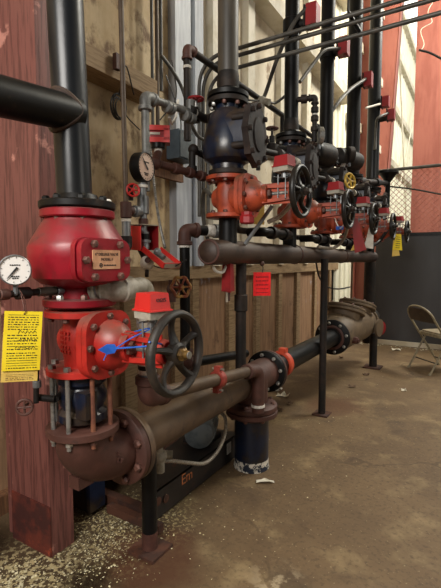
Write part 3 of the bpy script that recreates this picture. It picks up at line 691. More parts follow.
# supports
t = thing('pipe_stand', 'black pipe stand on a rusty plate under the brown main', 'pipe support', (-1.225, 1.41, 0))
MB().cyl((-1.225, 1.41, .012), (-1.225, 1.41, .475), .034, seg=20).build('post', m_black, t)
MB().cyl((-1.225, 1.41, .012), (-1.225, 1.41, .09), .0355, seg=20).build('bare_foot', m_rust, t)
MB().box((-1.225, 1.41, .007), (.15, .14, .014)).build('base_plate', m_floor2, t, bevel=.002)
MB().lathe((-1.225, 1.41, .46), (0, 0, 1), [(.03, 0), (.05, .015), (.05, .02)], 20).build('saddle', m_darkdust, t)
p0 = at(241, 300, x=X0)
t = thing('pipe_stand', 'dark support leg between the brown header and the tee, with a coupling', 'pipe support', (X0, p0.y, .655))
MB().cyl((X0, p0.y, .655), (X0, p0.y, HZ - .055), .031, seg=18).build('post', m_darkdust, t)
MB().cyl((X0, p0.y, 1.0), (X0, p0.y, 1.1), .039, seg=18, bev=.005).build('coupling', m_darkdust, t)
p1 = at(322, 400, x=-1.105)
t = thing('pipe_stand', 'dark rusty support leg passing in front of the black floor pipe', 'pipe support', (-1.105, p1.y, 0))
MB().cyl((-1.105, p1.y, 0), (-1.105, p1.y, 1.31), .03, seg=18).build('post', m_darkdust, t)
MB().box((-1.105, p1.y, .006), (.13, .13, .012)).build('base_plate', m_floor2, t)

# ------------------------------------------------------------------ tamper switches
def tamper(Lc, label, group, red, ang):
    L = V(Lc); t = thing('tamper_switch', label, 'switch', L, group); B = lambda: MB(off=L)
    X = V((math.cos(ang), math.sin(ang), 0)); Yv = V((-math.sin(ang), math.cos(ang), 0)); Z = V((0, 0, 1))
    w, d = .043, .038
    def rect(w, d, z): return [X * (a * w) + Yv * (b * d) + Z * z for a, b in ((-1, -1), (1, -1), (1, 1), (-1, 1))]
    B().hexa(rect(w, d, .048), rect(w * 1.03, d * 1.03, .072)).build('base_box', m_galvold, t, bevel=.003)
    b = B().hexa(rect(w * 1.14, d * 1.14, .072), rect(w * 1.12, d * 1.12, .077)); b.hexa(rect(w * 1.0, d * 1.0, .077), rect(w * .88, d * .88, .127)); cv = b.build('red_cover', red, t, bevel=.004)
    B().cyl(Z * .018, Z * .054, .016, seg=14, bev=.002).build('neck', m_galv, t)
    B().tube(fillet([X * -.05 + Z * .03 + Yv * -.02, X * -.05 + Z * .03 + Yv * .02, X * .05 + Z * .03 + Yv * .02, X * .05 + Z * .03 + Yv * -.02, X * .05 + Z * -.02 + Yv * -.02], .006, 4), .0035, 8).build('bracket', m_galv, t)
    for a in (-.025, .02): B().cyl(X * a + Yv * -.02 + Z * -.085, X * a + Yv * -.02 + Z * .035, .003, seg=8).build('j_hook', m_galv, t)
    return t, cv, X, Yv
p = at(152, 309, y=Y[0])
tw, cv, X, Yv = tamper((-.872, Y[0], 1.072), 'red topped valve tamper switch on the bright red gate valve', 'valve tamper switches', m_redbox, -.25)
text('OSYS', .016, V((-.872, Y[0], 1.072)) + X * .0405 + Yv * .004 + V((0, 0, .106)), Yv, V((0, 0, 1)) - X * .14, m_ink, 'lettering', cv, ext=.0012)
ts, _, _, _ = tamper((-.87, Y[1], 1.695), 'red topped tamper switch on the nearest orange gate valve', 'valve tamper switches', m_redbox2, -.2)
for i in range(2, 6): dup(ts, (-.87, Y[i], 1.70), 'red topped tamper switch on the orange gate valve %s along the header' % ordn[i])

# ------------------------------------------------------------------ gauges
def gauge(c, n, r, face, case, label, ang, depth=.03, marks=12, stem=True):
    c = V(c); n = V(n).normalized(); t = thing('pressure_gauge', label, 'gauge', c)
    u = V((0, 0, 1)).cross(n).normalized(); w = n.cross(u)
    MB().lathe(c - n * depth, n, [(r * .9, 0), (r, .006), (r, depth + .003), (r * .93, depth + .006), (r * .92, depth), (0, depth - .001)], 40).build('case', case, t)
    dl = MB().lathe(c, n, [(r * .92, 0), (r * .92, .0012), (0, .0012)], 40).build('dial', face, t)
    b = MB()
    for i in range(marks):
        a = 2 * PI * i / marks + .4
        b.box(c + n * .0022 + (u * math.cos(a) + w * math.sin(a)) * r * .8, (r * .09, r * .03, .001), ax=(u * math.cos(a) + w * math.sin(a), w * math.cos(a) - u * math.sin(a), n))
    for row, k in ((.32, 5), (-.42, 4), (-.54, 3)):
        for i in range(k): b.box(c + n * .0022 + u * ((i - k / 2 + .5) * r * .13) + w * (r * row), (r * .09, r * .08, .001), ax=(u, w, n))
    b.build('dial_marking', m_ink, dl)
    d = u * math.cos(ang) + w * math.sin(ang); e = n.cross(d)
    MB().hexa([c + n * .004 + d * (-r * .22) + e * (-r * .07), c + n * .004 + d * (-r * .22) + e * (r * .07), c + n * .004 + d * (r * .74) + e * (r * .02), c + n * .004 + d * (r * .74) - e * (r * .02)],
              [c + n * .0055 + d * (-r * .22) + e * (-r * .07), c + n * .0055 + d * (-r * .22) + e * (r * .07), c + n * .0055 + d * (r * .74) + e * (r * .02), c + n * .0055 + d * (r * .74) - e * (r * .02)]).build('needle', m_ink, t)
    if stem: MB().cyl(c - n * depth * .5 + V((0, 0, -r * .95)), c - n * depth * .5 + V((0, 0, -r - .03)), r * .17, seg=6).build('stem', m_galv, t)
    return t
g1 = at(15, 270, x=-1.19)
gauge(g1, (.82, -.5, 0), .046, m_dial, m_galv, 'white pressure gauge left of the crimson deluge valve', PI + .85)
gz = at(28, 293, x=-1.2).z
t = thing('trim_pipe', 'dark trim pipe carrying the white gauge and the yellow tag', 'pipe', (X0 - .01, .8, gz))
MB().tube([(X0 - .01, .99, gz), (X0 - .01, .62, gz)], .011, 14).build('pipe', m_darkdust, t)
for a, b_, r, m in ((.965, .94, .016, m_galv), (.935, .87, .0145, m_greyriser), (.84, .795, .019, m_darkdust), (.77, .74, .017, m_rust)): MB().cyl((X0 - .01, a, gz), (X0 - .01, b_, gz), r, seg=16, bev=.002).build('fitting', m, t)
gs = g1 - V((.82, -.5, 0)).normalized() * .015
MB().cyl((gs.x, gs.y, gz), (gs.x, gs.y, g1.z - .072), .012, seg=14).build('gauge_tee', m_darkdust, t)

def printed(parent, o, xd, ud, n, w, h, mat=None, seed=1):
    """unreadably small print: broken ruled lines"""
    rr = random.Random(seed); b = MB()
    for j in range(n):
        z = h * (.5 - (j + .7) / n); x = -w * .44
        full = rr.random() < .25
        while x < w * .42:
            l = rr.uniform(.02, .1) * w if not full else rr.uniform(.2, .5) * w
            l = min(l, w * .45 - x)
            b.box(V(o) + xd * (x + l / 2) + ud * z, (l, h / n * (.16 if full else .34), .0006), ax=(xd, ud, xd.cross(ud))); x += l + w * rr.uniform(.015, .05 if not full else .02)
    b.build('printing', mat or m_ink, parent)
def scribble(parent, o, xd, ud, w, h, seed=2):
    rr = random.Random(seed); pts = []
    for i in range(11): pts.append(V(o) + xd * (w * (i / 10 - .5)) + ud * (h * (rr.uniform(.1, .45) if i % 2 else -rr.uniform(.05, .4))))
    MB().tube(spline(pts, 4), .0008, 5).build('handwriting', m_ink, parent)
nrm = V((.86, -.5, .03)).normalized(); xd = V((0, 0, 1)).cross(nrm).normalized(); ud = nrm.cross(xd)
tc_ = at(22.5, 341, x=-1.165); q = (xd * math.cos(.08) + ud * math.sin(.08) * -1).normalized(); xd, ud = q, nrm.cross(q)
t = thing('inspection_tag', 'yellow printed inspection tag hanging under the white gauge', 'tag', tc_ + V((0, 0, -.1)))
cd = MB().box(tc_, (.104, .178, .0012), ax=(xd, ud, nrm)).build('card', m_yellow, t)
o = tc_ + nrm * .0011
printed(cd, o + ud * .058, xd, ud, 7, .094, .05, seed=3); printed(cd, o - ud * .002, xd, ud, 6, .094, .05, seed=5); printed(cd, o - ud * .057, xd, ud, 7, .094, .052, seed=9)
scribble(cd, o + ud * .027 + xd * .012, xd, ud, .05, .012); scribble(cd, o + ud * .003 + xd * .015, xd, ud, .05, .01, 5); scribble(cd, o - ud * .02 + xd * .008, xd, ud, .055, .009, 8)
tp = tc_ + ud * .08
MB().tube(spline([tp + nrm * .002, tp + nrm * .004 + ud * .012 + xd * .004, tp + ud * .045 - nrm * .004, V((X0 - .004, tp.y + .012, gz + .018))]), .0013, 6).build('string', m_bolt, t)
t = thing('inspection_tag', 'pale yellow card showing below the printed yellow tag', 'tag', tc_ + V((0, 0, -.12)))
cd = MB().box(tc_ - ud * .048 - nrm * .006 - xd * .003, (.1, .15, .0012), ax=(xd, ud, nrm)).build('card', m_paleyel, t)
printed(cd, tc_ - ud * .108 - nrm * .005 - xd * .003, xd, ud, 4, .085, .02, mat=m_bolt, seed=4)
MB().tube([tc_ + ud * .02 - nrm * .006, tp - nrm * .004 + ud * .02, V((X0 - .004, tp.y + .016, gz + .016))], .0012, 6).build('string', m_bolt, t)
# drip nipple and little red-brown petcock under the tag
p = at(37, 384, x=-1.26); q = at(36, 400, x=-1.26)
t = thing('petcock', 'small dark petcock with a red-brown wheel beside the long studs', 'valve', q - V((0, 0, .03)))
MB().cyl(p + V((0, 0, .06)), q + V((0, 0, -.01)), .009, seg=12).build('nipple', m_darkdust, t)
MB().cyl(p + V((0, 0, -.012)), p + V((0, 0, .012)), .014, seg=14, bev=.002).build('coupling', m_galv, t)
MB().cyl(q + V((-.02, .02, 0)), q + V((.05, .04, 0)), .012, seg=12).cyl(q + V((.05, .04, 0)), (X0 - .07, Y[0], q.z + .01), .011, seg=12).build('body', m_darkdust, t)
nn = V((.7, -.7, .1)).normalized(); u, w, _ = frame(nn); c = q + V((.01, -.05, -.008))
MB().tube([c + u * (.024 * math.cos(a)) + w * (.024 * math.sin(a)) for a in [2 * PI * i / 20 for i in range(20)]], .005, 8, closed=True).cyl(c - nn * .05, c + nn * .006, .006, seg=10).cyl(c - u * .022, c + u * .022, .004, seg=8).cyl(c - w * .022, c + w * .022, .004, seg=8).build('wheel', m_rust, t)

# blue seal on the red gate valve
p = at(109, 349, x=-.985); pw = V((-.785, Y[0] - .11, 1.075))
t = thing('plastic_seal', 'blue plastic seal strung from the bright red valve to its handwheel', 'seal', p)
n_ = V((.8, -.6, 0)); xx = V((.6, .8, 0))
MB().prism(p, n_, [(-.034, 0), (-.006, .016), (.018, .014), (.024, 0), (.016, -.014), (-.006, -.016)], 0, .004, up=(0, 0, 1)).build('tag', m_bluetag, t)
MB().tube(spline([p + xx * .02, p + V((.1, .03, .012)), p + V((.16, .06, .02)), pw + V((.01, -.02, .0))]), .003, 7).build('strap', m_bluetag, t)
MB().tube(spline([p + xx * .02, p + V((.06, .04, .035)), p + V((.09, .1, .06)), V((-.93, Y[0] - .02, 1.075))]), .0022, 7).build('loop', m_bluetag, t)
MB().tube([p + V((-.0, -.0, -.0)), p + V((-.012, -.012, -.035))], .0022, 6).build('tail', m_bluetag, t)

# ------------------------------------------------------------------ galvanised drain from the crimson valve
a0 = V((X0 + .06, Y[0] - .02, 1.196)); a1 = at(97, 288, y=1.04); a2 = at(123, 289, y=1.1); a3 = at(149, 284, y=1.22)
t = thing('drain_pipe', 'thick old galvanised drain fitting leaving the crimson valve to the right', 'pipe', a1)
MB().tube([a0, a1], .026, 18).cyl(a0 + (a1 - a0) * .35, a0 + (a1 - a0) * .62, .033, seg=20, bev=.003).build('nipple', m_galv, t)
MB().tube(spline([a1 - (a1 - a0).normalized() * .02, a1 + V((.015, .01, 0)), (a1 + a2) / 2 + V((0, 0, -.004)), a2, a2 + (a3 - a2) * .3], 6), [.03] * 4 + [.042] * 15 + [.04] * 6, 22).build('elbow_fitting', m_galvold, t)
MB().cyl(a1 + V((-.012, 0, 0)), a1 + V((.012, .004, 0)), .044, seg=22, bev=.004).cyl(a2 - (a3 - a2).normalized() * .012, a2 + (a3 - a2).normalized() * .014, .045, seg=22, bev=.004).build('band', m_galvold, t)
dp = V((-1.06, 1.22, 0)); top = at(146, 345, x=-1.06).z
MB().tube(fillet([a2 + (a3 - a2) * .2, V((dp.x, dp.y, a3.z)), V((dp.x, dp.y, .93))], .05), .031, 20).build('drop_pipe', m_galvold, t)
MB().tube([(dp.x + .031 * math.cos(a), dp.y + .031 * math.sin(a), a3.z - .05) for a in [2 * PI * i / 24 for i in range(24)]], .004, 8, closed=True).build('tape_band', m_tape, t)
pe = at(146, 398, x=-1.06); e1 = at(250, 371, x=-1.09); e2 = at(262, 378, x=-1.09); ez = at(262, 400, x=-1.09)
t = thing('drain_pipe', 'brown drain pipe sloping beside the brown main with a red grooved coupling', 'pipe', pe)
P0 = V((dp.x, dp.y, pe.z)); d = (e1 - P0).normalized()
MB().tube([P0 + d * .05, e1], .03, 22).build('pipe', m_brownpipe, t)
MB().tube(fillet([P0 + V((0, 0, .075)), P0, P0 + d * .09], .06), .04, 22).cyl(P0 + V((0, 0, .05)), P0 + V((0, 0, .085)), .047, seg=24, bev=.004).cyl(P0 + d * .07, P0 + d * .1, .044, seg=24, bev=.004).build('elbow', m_rust, t)
MB().cyl(P0 + V((0, 0, .085)), P0 + V((0, 0, .2)), .032, seg=22).build('nipple', m_galv, t)
for z in (.092, .125): MB().cyl(P0 + V((0, 0, z)), P0 + V((0, 0, z + .018)), .0335, seg=22).build('thread_tape', m_tape, t)
MB().cyl(P0 + V((0, 0, .108)), P0 + V((0, 0, .126)), .036, seg=22, bev=.003).build('union', m_darkdust, t)
pc = at(207, 380.5, x=-1.075); f_ = (pc - P0).length
pc = P0 + d * (at(207, 380.5, y=1.75) - P0).dot(d)
u, w, _ = frame(d)
b = MB().cyl(pc - d * .022, pc + d * .022, .043, seg=26, bev=.004)
for sg in (1, -1): b.box(pc + w * (sg * .05), (.03, .036, .03), ax=(u, d, w))
c = b.build('grooved_coupling', m_coupred, t, bevel=.003)
for sg in (1, -1): MB().cyl(pc + w * (sg * .05) - u * .032, pc + w * (sg * .05) + u * .032, .006, seg=8).build('bolt', m_boltbright, c)
E1 = e1
MB().cyl(E1 - d * .05, E1 - d * .01, .042, seg=24, bev=.004).build('coupling', m_rust, t)
EZ = V((E1.x + .01, E1.y + .085, .43))
MB().tube(fillet([E1 - d * .02, V((EZ.x, EZ.y, E1.z - .012)), EZ], .07), .037, 22).build('elbow', m_rust, t)
MB().cyl(EZ + V((0, 0, .02)), EZ + V((0, 0, .035)), .04, seg=22).build('thread_tape', m_tape, t)
MB().cyl(EZ + V((0, 0, -.012)), EZ + V((0, 0, .02)), .036, seg=22).build('nipple', m_rust, t)

# dark background pipe leading to the header drop
q0, q1 = V((-1.45, 1.97, 0)), at(240, 361, x=-1.5)
bt = at(188, 232, x=-1.45); b2 = at(216, 228, x=-1.36)
t = pipe('drop_pipe', 'black drop pipe with a rusty elbow behind the red gate valve', 'pipe', [V((-1.3, 2.28, bt.z + .01)), V((-1.45, 2.0, bt.z + .01)), V((-1.45, 2.0, .7)), V((-1.45, 2.75, .62))], .03, m_black, m_rust, rad=.06)
MB().cyl((-1.45, 2.0, bt.z - .09), (-1.45, 2.0, bt.z - .075), .033, seg=20).build('thread_tape', m_tape, t)
c = V((-1.45, 2.0, bt.z + .01)); dd = (V((-1.3, 2.28, bt.z + .01)) - c).normalized()
MB().cyl(c + dd * .14, c + dd * .19, .034, seg=20).build('thread_tape', m_tape, t)
MB().cyl(c + dd * .19, c + dd * .3, .042, seg=20, bev=.004).build('union', m_galv, t)
# little brassy wheel valve on it
wq = at(181, 287, x=-1.33); t = thing('globe_valve', 'small valve with a brassy red wheel beside the black drop pipe', 'valve', wq - V((0, 0, .05)))
nn = V((.85, -.45, .15)).normalized(); u, w, _ = frame(nn)
b = MB(); b.tube([wq + u * ((.052 + .004 * math.cos(a * 6)) * math.cos(a)) + w * ((.052 + .004 * math.cos(a * 6)) * math.sin(a)) for a in [2 * PI * i / 48 for i in range(48)]], .008, 8, closed=True)
for i in range(6): a = 2 * PI * i / 6; b.cyl(wq, wq + u * (.05 * math.cos(a)) + w * (.05 * math.sin(a)), .0055, seg=8)
b.lathe(wq - nn * .008, nn, [(.016, 0), (.016, .016), (.008, .022)], 12); b.build('wheel', m_brasswheel, t)
MB().cyl(wq - nn * .09, wq, .008, seg=10).build('stem', m_brass, t)
MB().lathe(wq - nn * .13, nn, [(.02, 0), (.03, .01), (.03, .03), (.018, .04), (.018, .07), (.012, .075)], 16).cyl(wq - nn * .11 + V((0, 0, -.07)), wq - nn * .11 + V((0, 0, .05)), .02, seg=14).build('body', m_rust, t)
MB().cyl(wq - nn * .11, V((-1.45, 2.0, wq.z - .02)), .015, seg=12).build('nipple', m_darkdust, t)

# ------------------------------------------------------------------ trim piping between the crimson and the blue-black valves
TX = -1.35
A = at(145, 96, x=TX); Bz = A.z
yB = at(209, 122, x=TX).y; zB = 2.085
r_ = .0185
t = thing('trim_pipe', 'grey galvanised trim pipe with an elbow above the black-cased gauge', 'pipe', (TX, A.y, 1.78))
MB().cyl((TX, A.y, 1.62), (TX, A.y, Bz - .03), r_, seg=18).cyl((TX, A.y + .03, Bz), (TX, yB - .12, zB), r_, seg=18).build('pipe', m_galvpipe, t)
MB().tube(fillet([(TX, A.y, Bz - .06), (TX, A.y, Bz), (TX, A.y + .06, Bz)], .035), .027, 18).cyl((TX, A.y, Bz - .065), (TX, A.y, Bz - .045), .032, seg=18, bev=.003).cyl((TX, A.y + .045, Bz), (TX, A.y + .065, Bz), .032, seg=18, bev=.003).build('elbow', m_galvpipe, t)
for f in (.3, .36, .6): MB().cyl((TX, A.y + f * .5, Bz), (TX, A.y + f * .5 + .025, Bz + .001), .03, seg=18, bev=.003).build('coupling', m_galvpipe, t)
MB().cyl((TX, A.y + .36, Bz), (TX, A.y + .36, Bz + .09), .024, seg=16).cyl((TX, A.y + .34, Bz), (TX, A.y + .38, Bz), .031, seg=16, bev=.003).build('tee', m_galvpipe, t)
MB().tube(fillet([(TX, yB - .17, zB), (TX, yB - .02, zB), (X0 - .06, Y[1] - .02, zB)], .04), .024, 16).cyl((TX, yB - .2, zB), (TX, yB - .16, zB), .031, seg=16, bev=.003).build('black_tail', m_darkdust, t)
MB().cyl((TX, yB - .16, zB), (TX, yB - .145, zB), .0255, seg=16).build('thread_tape', m_tape, t)
# hanger loop in pale conduit under it
pts = fillet([at(172, 88, x=TX + .03), at(176, 120, x=TX + .03), at(186, 126, x=TX + .03), at(181, 112, x=TX)], .03)
solo('conduit', MB().tube([at(178, 100, x=-1.5), at(176, 117, x=-1.45), at(172, 124, x=-1.42), at(169, 117, x=-1.4)], .007, 8), m_white, 'short white hooked conduit below the grey trim pipe', 'conduit')
# red wheel hose valve on top of it
def small_valve(c, n, r, wheel, body, label, arm=.07, low=.06):
    c = V(c); n = V(n).normalized(); u, w, _ = frame(n)
    t = thing('globe_valve', label, 'valve', c - n * arm)
    b = MB(); b.tube([c + u * (r * math.cos(2 * PI * i / 24)) + w * (r * math.sin(2 * PI * i / 24)) for i in range(24)], r * .17, 8, closed=True)
    for i in range(5): a = 2 * PI * i / 5; b.cyl(c, c + u * (r * math.cos(a)) + w * (r * math.sin(a)), r * .13, seg=8)
    b.lathe(c - n * .006, n, [(r * .32, 0), (r * .32, .01), (r * .15, .014)], 12); b.build('wheel', wheel, t)
    MB().cyl(c - n * arm, c, r * .18, seg=10).build('stem', m_steel, t)
    MB().lathe(c - n * (arm + .03), n, [(r * .5, 0), (r * .75, .008), (r * .75, .03), (r * .5, .036), (r * .4, .055), (r * .4, .065)], 14).cyl(c - n * (arm + .015) - V((0, 0, low)), c - n * (arm + .015) + V((0, 0, .04)), r * .5, seg=12).build('body', body, t)
    return t
small_valve(at(196, 99, x=TX - .02), (0, 0, 1), .04, m_redbox2, m_darkdust, 'small valve with a flat red wheel beside the grey-brown riser', arm=.08, low=.03)
small_valve(at(133, 190, x=TX + .03), (.8, -.6, .1), .027, m_redbox, m_darkdust, 'small red wheel valve under the black-cased gauge', arm=.05, low=.03)
# gauge with black case and its standpipe
g2 = at(146, 167, x=TX + .03)
gauge(g2, (.99, .1, -.02), .066, m_dialpink, m_black, 'aged white gauge in a black case on the trim standpipe', 2.3, depth=.05, marks=24, stem=False)
gy = at(143, 205, x=TX)
t = thing('trim_pipe', 'galvanised standpipe with a tee below the black-cased gauge', 'pipe', (TX, gy.y, 1.4))
zz = [at(143, p, x=TX).z for p in (176, 190, 196, 214, 223, 232)]
MB().cyl((TX, gy.y, zz[5]), (TX, gy.y, zz[0] + .08), .018, seg=16).build('pipe', m_galv, t)
MB().cyl((TX, gy.y, zz[3]), (TX, gy.y, zz[2]), .028, seg=18, bev=.003).build('tee', m_galv, t)
MB().cyl((TX, gy.y, zz[1] + .01), (TX, gy.y, zz[1] + .022), .024, seg=16).build('thread_tape', m_tape, t)
MB().cyl((TX, gy.y, zz[4] - .012), (TX, gy.y, zz[4] + .02), .022, seg=16).build('copper_bush', m_rust, t)
# thin rod pipe with tee at left
ty = at(126, 210, x=TX).y; tz = at(126, 210, x=TX).z
t = thing('trim_pipe', 'thin brown pipe dropping past the plank ledge to a rusty tee', 'pipe', (TX, ty, 1.35))
MB().cyl((TX - .0, ty, tz + .03), (TX - .0, ty - .02, 3.2), .0115, seg=12).build('pipe', m_rod, t)
MB().cyl((TX, ty, tz - .035), (TX, ty, tz + .035), .025, seg=18, bev=.003).cyl((TX, ty, tz), (TX, ty + .035, tz), .022, seg=16).build('tee', m_rust, t)
z2 = at(126, 243, x=TX).z
MB().cyl((TX, ty, z2 + .02), (TX, ty, tz - .05), .0195, seg=16).build('nipple', m_galv, t)
for z in (tz - .045, z2 + .02): MB().cyl((TX, ty, z - .006), (TX, ty, z + .006), .0215, seg=16).build('thread_tape', m_tape, t)
MB().tube(fillet([(TX, ty, z2 + .03), (TX, ty, z2 - .02), (X0 - .05, Y[0] + .15, z2 - .03)], .035), .025, 16).build('elbow', m_darkdust, t)
MB().cyl((TX, ty + .03, tz), (TX, gy.y, tz + .0), .0185, seg=16).cyl((TX, ty + .05, tz), (TX, ty + .075, tz), .027, seg=16, bev=.003).build('side_nipple', m_galv, t)
# manual release box: red housing with its flap dropped open
mc = at(141, 238, x=TX); t = thing('release_box', 'open red manual release box with its lid hanging forward', 'box', mc - V((0, 0, .05)))
fx = V((.995, -.1, 0)); fy = V((.1, .995, 0)); Z = V((0, 0, 1))      # fx: opening direction, fy: across
MB().box(mc + fx * -.015 - fy * .0, (.012, .15, .12), ax=(fy, fx, Z)).build('side_plate', m_redbox2, t, bevel=.002) if False else None
s0 = mc + V((-.03, .03, 0))
P = lambda a, b, z: s0 + fx * a + fy * b + Z * z
def wall_(pa, pb, z0a, z1a, z0b, z1b, th=.004):
    n = (V(pb) - V(pa)).cross(Z).normalized() * th
    return MB().hexa([V(pa) + Z * z0a, V(pb) + Z * z0b, V(pb) + Z * z0b + n, V(pa) + Z * z0a + n], [V(pa) + Z * z1a, V(pb) + Z * z1b, V(pb) + Z * z1b + n, V(pa) + Z * z1a + n])
wall_(P(-.03, -.05, 0), P(.07, -.06, 0), -.05, .06, -.06, .05).build('side_plate', m_redbox, t)
wall_(P(-.03, .05, 0), P(.07, .05, 0), -.055, .065, -.062, .058).build('far_plate', m_redbox2, t)
wall_(P(-.03, -.05, 0), P(-.03, .05, 0), -.055, .065, -.055, .065).build('back_plate', m_boxin, t)
MB().box(P(.02, 0, .06), (.1, .1, .004), ax=(fx, fy, Z)).build('top_plate', m_boxin, t)
MB().cyl(P(.03, 0, -.05), P(.03, 0, .03), .02, seg=14).lathe(P(.03, 0, -.02), Z, [(.028, 0), (.028, .012)], 6).build('release_cock', m_galv, t)
MB().cyl(P(.03, 0, -.005), P(.03, 0, .02), .023, seg=14).build('black_sleeve', m_black, t)
ld = (fx * .85 + Z * -.5).normalized(); ln = fy.cross(ld); ln = -ln if ln.z < 0 else ln
lo_ = P(.07, 0, -.055)
lid = MB().box(lo_ + ld * .075 + ln * -.003, (.15, .11, .004), ax=(ld, fy, ln)).build('lid', m_boxin, t)
b = MB()
for sg in (-1, 1): b.box(lo_ + ld * .075 + fy * (sg * .055) + ln * .006, (.15, .004, .026), ax=(ld, fy, ln))
b.box(lo_ + ld * .15 + ln * .006, (.004, .11, .026), ax=(ld, fy, ln)); b.build('lid_rim', m_redbox, lid)
MB().box(lo_ + ld * .148 + ln * .006, (.012, .1, .02), ax=(ld, fy, ln)).build('lid_tip', m_boxin, lid)
MB().ball(lo_ + ld * .04 + ln * .014, .018, 14).cyl(lo_ + ld * .04 + ln * .01, lo_ + ld * .09 + ln * .012, .011, seg=12).build('catch', m_galv, t)
MB().tube(spline([P(.03, .02, -.075), P(.05, .02, -.12), P(.12, .03, -.14), P(.2, .02, -.13), P(.26, .03, -.1)]), .003, 6).build('wire', m_wire, t)
wv = at(147, 263, x=TX + .03)
t = thing('ball_valve', 'small dirty white valve hanging under the red release box', 'valve', wv - V((0, 0, .04)))
MB().ball(wv, .033, 18, sq=(1, 1, 1.05)).build('body', m_white, t)
MB().cyl(wv, (TX - .02, gy.y - .0, mc.z - .055), .013, seg=12).cyl(wv + V((0, 0, -.02)), wv + V((.015, -.02, -.06)), .009, seg=10).build('nipple', m_darkdust, t)
MB().cyl(wv + V((.02, -.02, .012)), wv + V((.034, -.034, .014)), .013, seg=12).build('rusty_cap', m_rust, t)
# braided cable
pts = spline([at(149, 135, x=-1.6), at(152, 165, x=-1.58), at(156, 200, x=-1.55), at(160, 225, x=-1.5), at(165, 248, x=-1.42)])
b = MB()
full = []
for a, c in zip(pts, pts[1:]):
    for f in (0, .25, .5, .75): full.append(a + (c - a) * f)
full.append(pts[-1]); b.tube(full, [.0085 if i % 2 else .0062 for i in range(len(full))], 10)
solo('armoured_cable', b, m_steel, 'silver ribbed armoured cable dropping to the red release box', 'cable')
# pressure switch and its branch
ps = at(158, 134, x=-1.45)
t = thing('pressure_switch', 'red slotted pressure switch in front of the brown back board', 'switch', ps - V((0, 0, .1)))
fx = V((.93, .36, 0)).normalized(); fy = V((-.36, .93, 0)).normalized(); fn = V((.36, -.93, 0)).normalized()
X1 = V((.8, .6, 0)); N1 = V((.6, -.8, 0))
def bx(a, b_, c, s, m, nm): return MB().box(ps + X1 * a + N1 * b_ + Z * c, s, ax=(X1, N1, Z)).build(nm, m, t, bevel=.002)
bx(.01, -.03, 0, (.1, .06, .085), m_redbox2, 'housing')
bx(-.005, .004, .03, (.13, .012, .025), m_redbox, 'frame_bar'); bx(-.005, .004, -.03, (.13, .012, .025), m_redbox, 'frame_bar'); bx(-.062, .004, 0, (.016, .012, .06), m_redbox, 'frame_post'); bx(.045, .004, 0, (.03, .012, .06), m_redbox, 'frame_post')
bx(-.02, -.0, .002, (.06, .008, .012), m_boxin, 'rating_plate')
MB().cyl(ps - Z * .07 - N1 * .02, ps - Z * .042 - N1 * .02, .036, seg=20, bev=.003).build('gasket', m_black, t)
MB().cyl(ps - Z * .09 - N1 * .02, ps - Z * .07 - N1 * .02, .02, seg=14).build('white_nut', m_tape, t)
pl = at(155, 163, x=-1.42); pr_ = at(209, 178, x=-1.36)
t = thing('trim_pipe', 'brown trim pipe with tees running from below the red pressure switch', 'pipe', pl)
d = (pr_ - pl).normalized(); Ln = (pr_ - pl).length
MB().tube([pl, pr_, V((X0 - .08, Y[1], pr_.z))], .02, 16).build('pipe', m_rust, t)
MB().ball(pl, .034, 16).cyl(pl, ps - Z * .09 - N1 * .02, .02, seg=14).build('elbow', m_rust, t)
for f in (.3, .56, .8): MB().cyl(pl + d * Ln * f, pl + d * (Ln * f + .04), .029, seg=16, bev=.003).build('coupling', m_rust, t)
MB().cyl(pl + d * (Ln * .36), pl + d * (Ln * .36 + .014), .0235, seg=16).build('thread_tape', m_tape, t)
tp = pl + d * Ln * .66
MB().tube(fillet([tp, tp + Z * .13, tp + d * .25 + Z * .1], .035), .019, 14).cyl(tp, tp + Z * .04, .027, seg=14, bev=.003).build('rising_branch', m_darkdust, t)
MB().ball(tp + Z * .13 + d * .01, .03, 14).build('branch_elbow', m_darkdust, t)

# board, electrical box and conduits on the wall
bd = at(167, 158, x=WX + .12)
solo('back_board', MB().box(bd, (.03, .36, .3)), m_board, 'brown wooden back board on the wall behind the red pressure switch', 'board', bevel=.004)
eb = at(181, 147, x=WX + .19)
t = thing('junction_box', 'grey electrical box on the brown back board', 'electrical box', eb - V((0, 0, .1)))
MB().box(eb, (.11, .2, .2)).build('housing', m_elec, t, bevel=.006)
MB().box(eb + V((.058, 0, 0)), (.012, .18, .18)).build('cover', m_motor, t, bevel=.003)
cd_ = []
for i, (px, r, m) in enumerate(((152, .011, m_conduit), (157, .014, m_rod), (161, .013, m_conduit))):
    p = at(px, 50, x=WX + .1); p2 = at(px + 2, 140 if i != 2 else 92, x=WX + .1)
    cd_.append(solo('conduit', MB().cyl((p.x, p.y, p2.z), (p.x, p.y, 3.9), r, seg=12), m, ['leftmost thin conduit on the wall above the red pressure switch', 'brown middle conduit on the wall above the red pressure switch', 'rightmost thin conduit on the wall above the red pressure switch'][i], 'conduit'))
pts = spline([at(161, 55, x=WX + .14), at(172, 70, x=WX + .16), at(182, 88, x=WX + .18), at(187, 108, x=WX + .2), at(186, 138, x=WX + .2)])
solo('conduit', MB().tube(pts, .013, 10), m_conduit, 'bent conduit sweeping down to the grey electrical box', 'conduit')
for i, (a, c, lab) in enumerate((((166, 75), (176, 150), 'thin brown wire falling left of the grey electrical box'), ((172, 60), (160, 120), 'thin dark wire crossing behind the red pressure switch'))):
    pa, pc_ = at(*a, x=WX + .1), at(*c, x=WX + .14); mid = (pa + pc_) / 2 + V((.05, .05, -.05))
    solo('wire', MB().tube(spline([pa, mid, pc_]), .005, 6), m_wire, lab, 'wire')
cc = at(117, 108, x=WX + .12); b = MB()
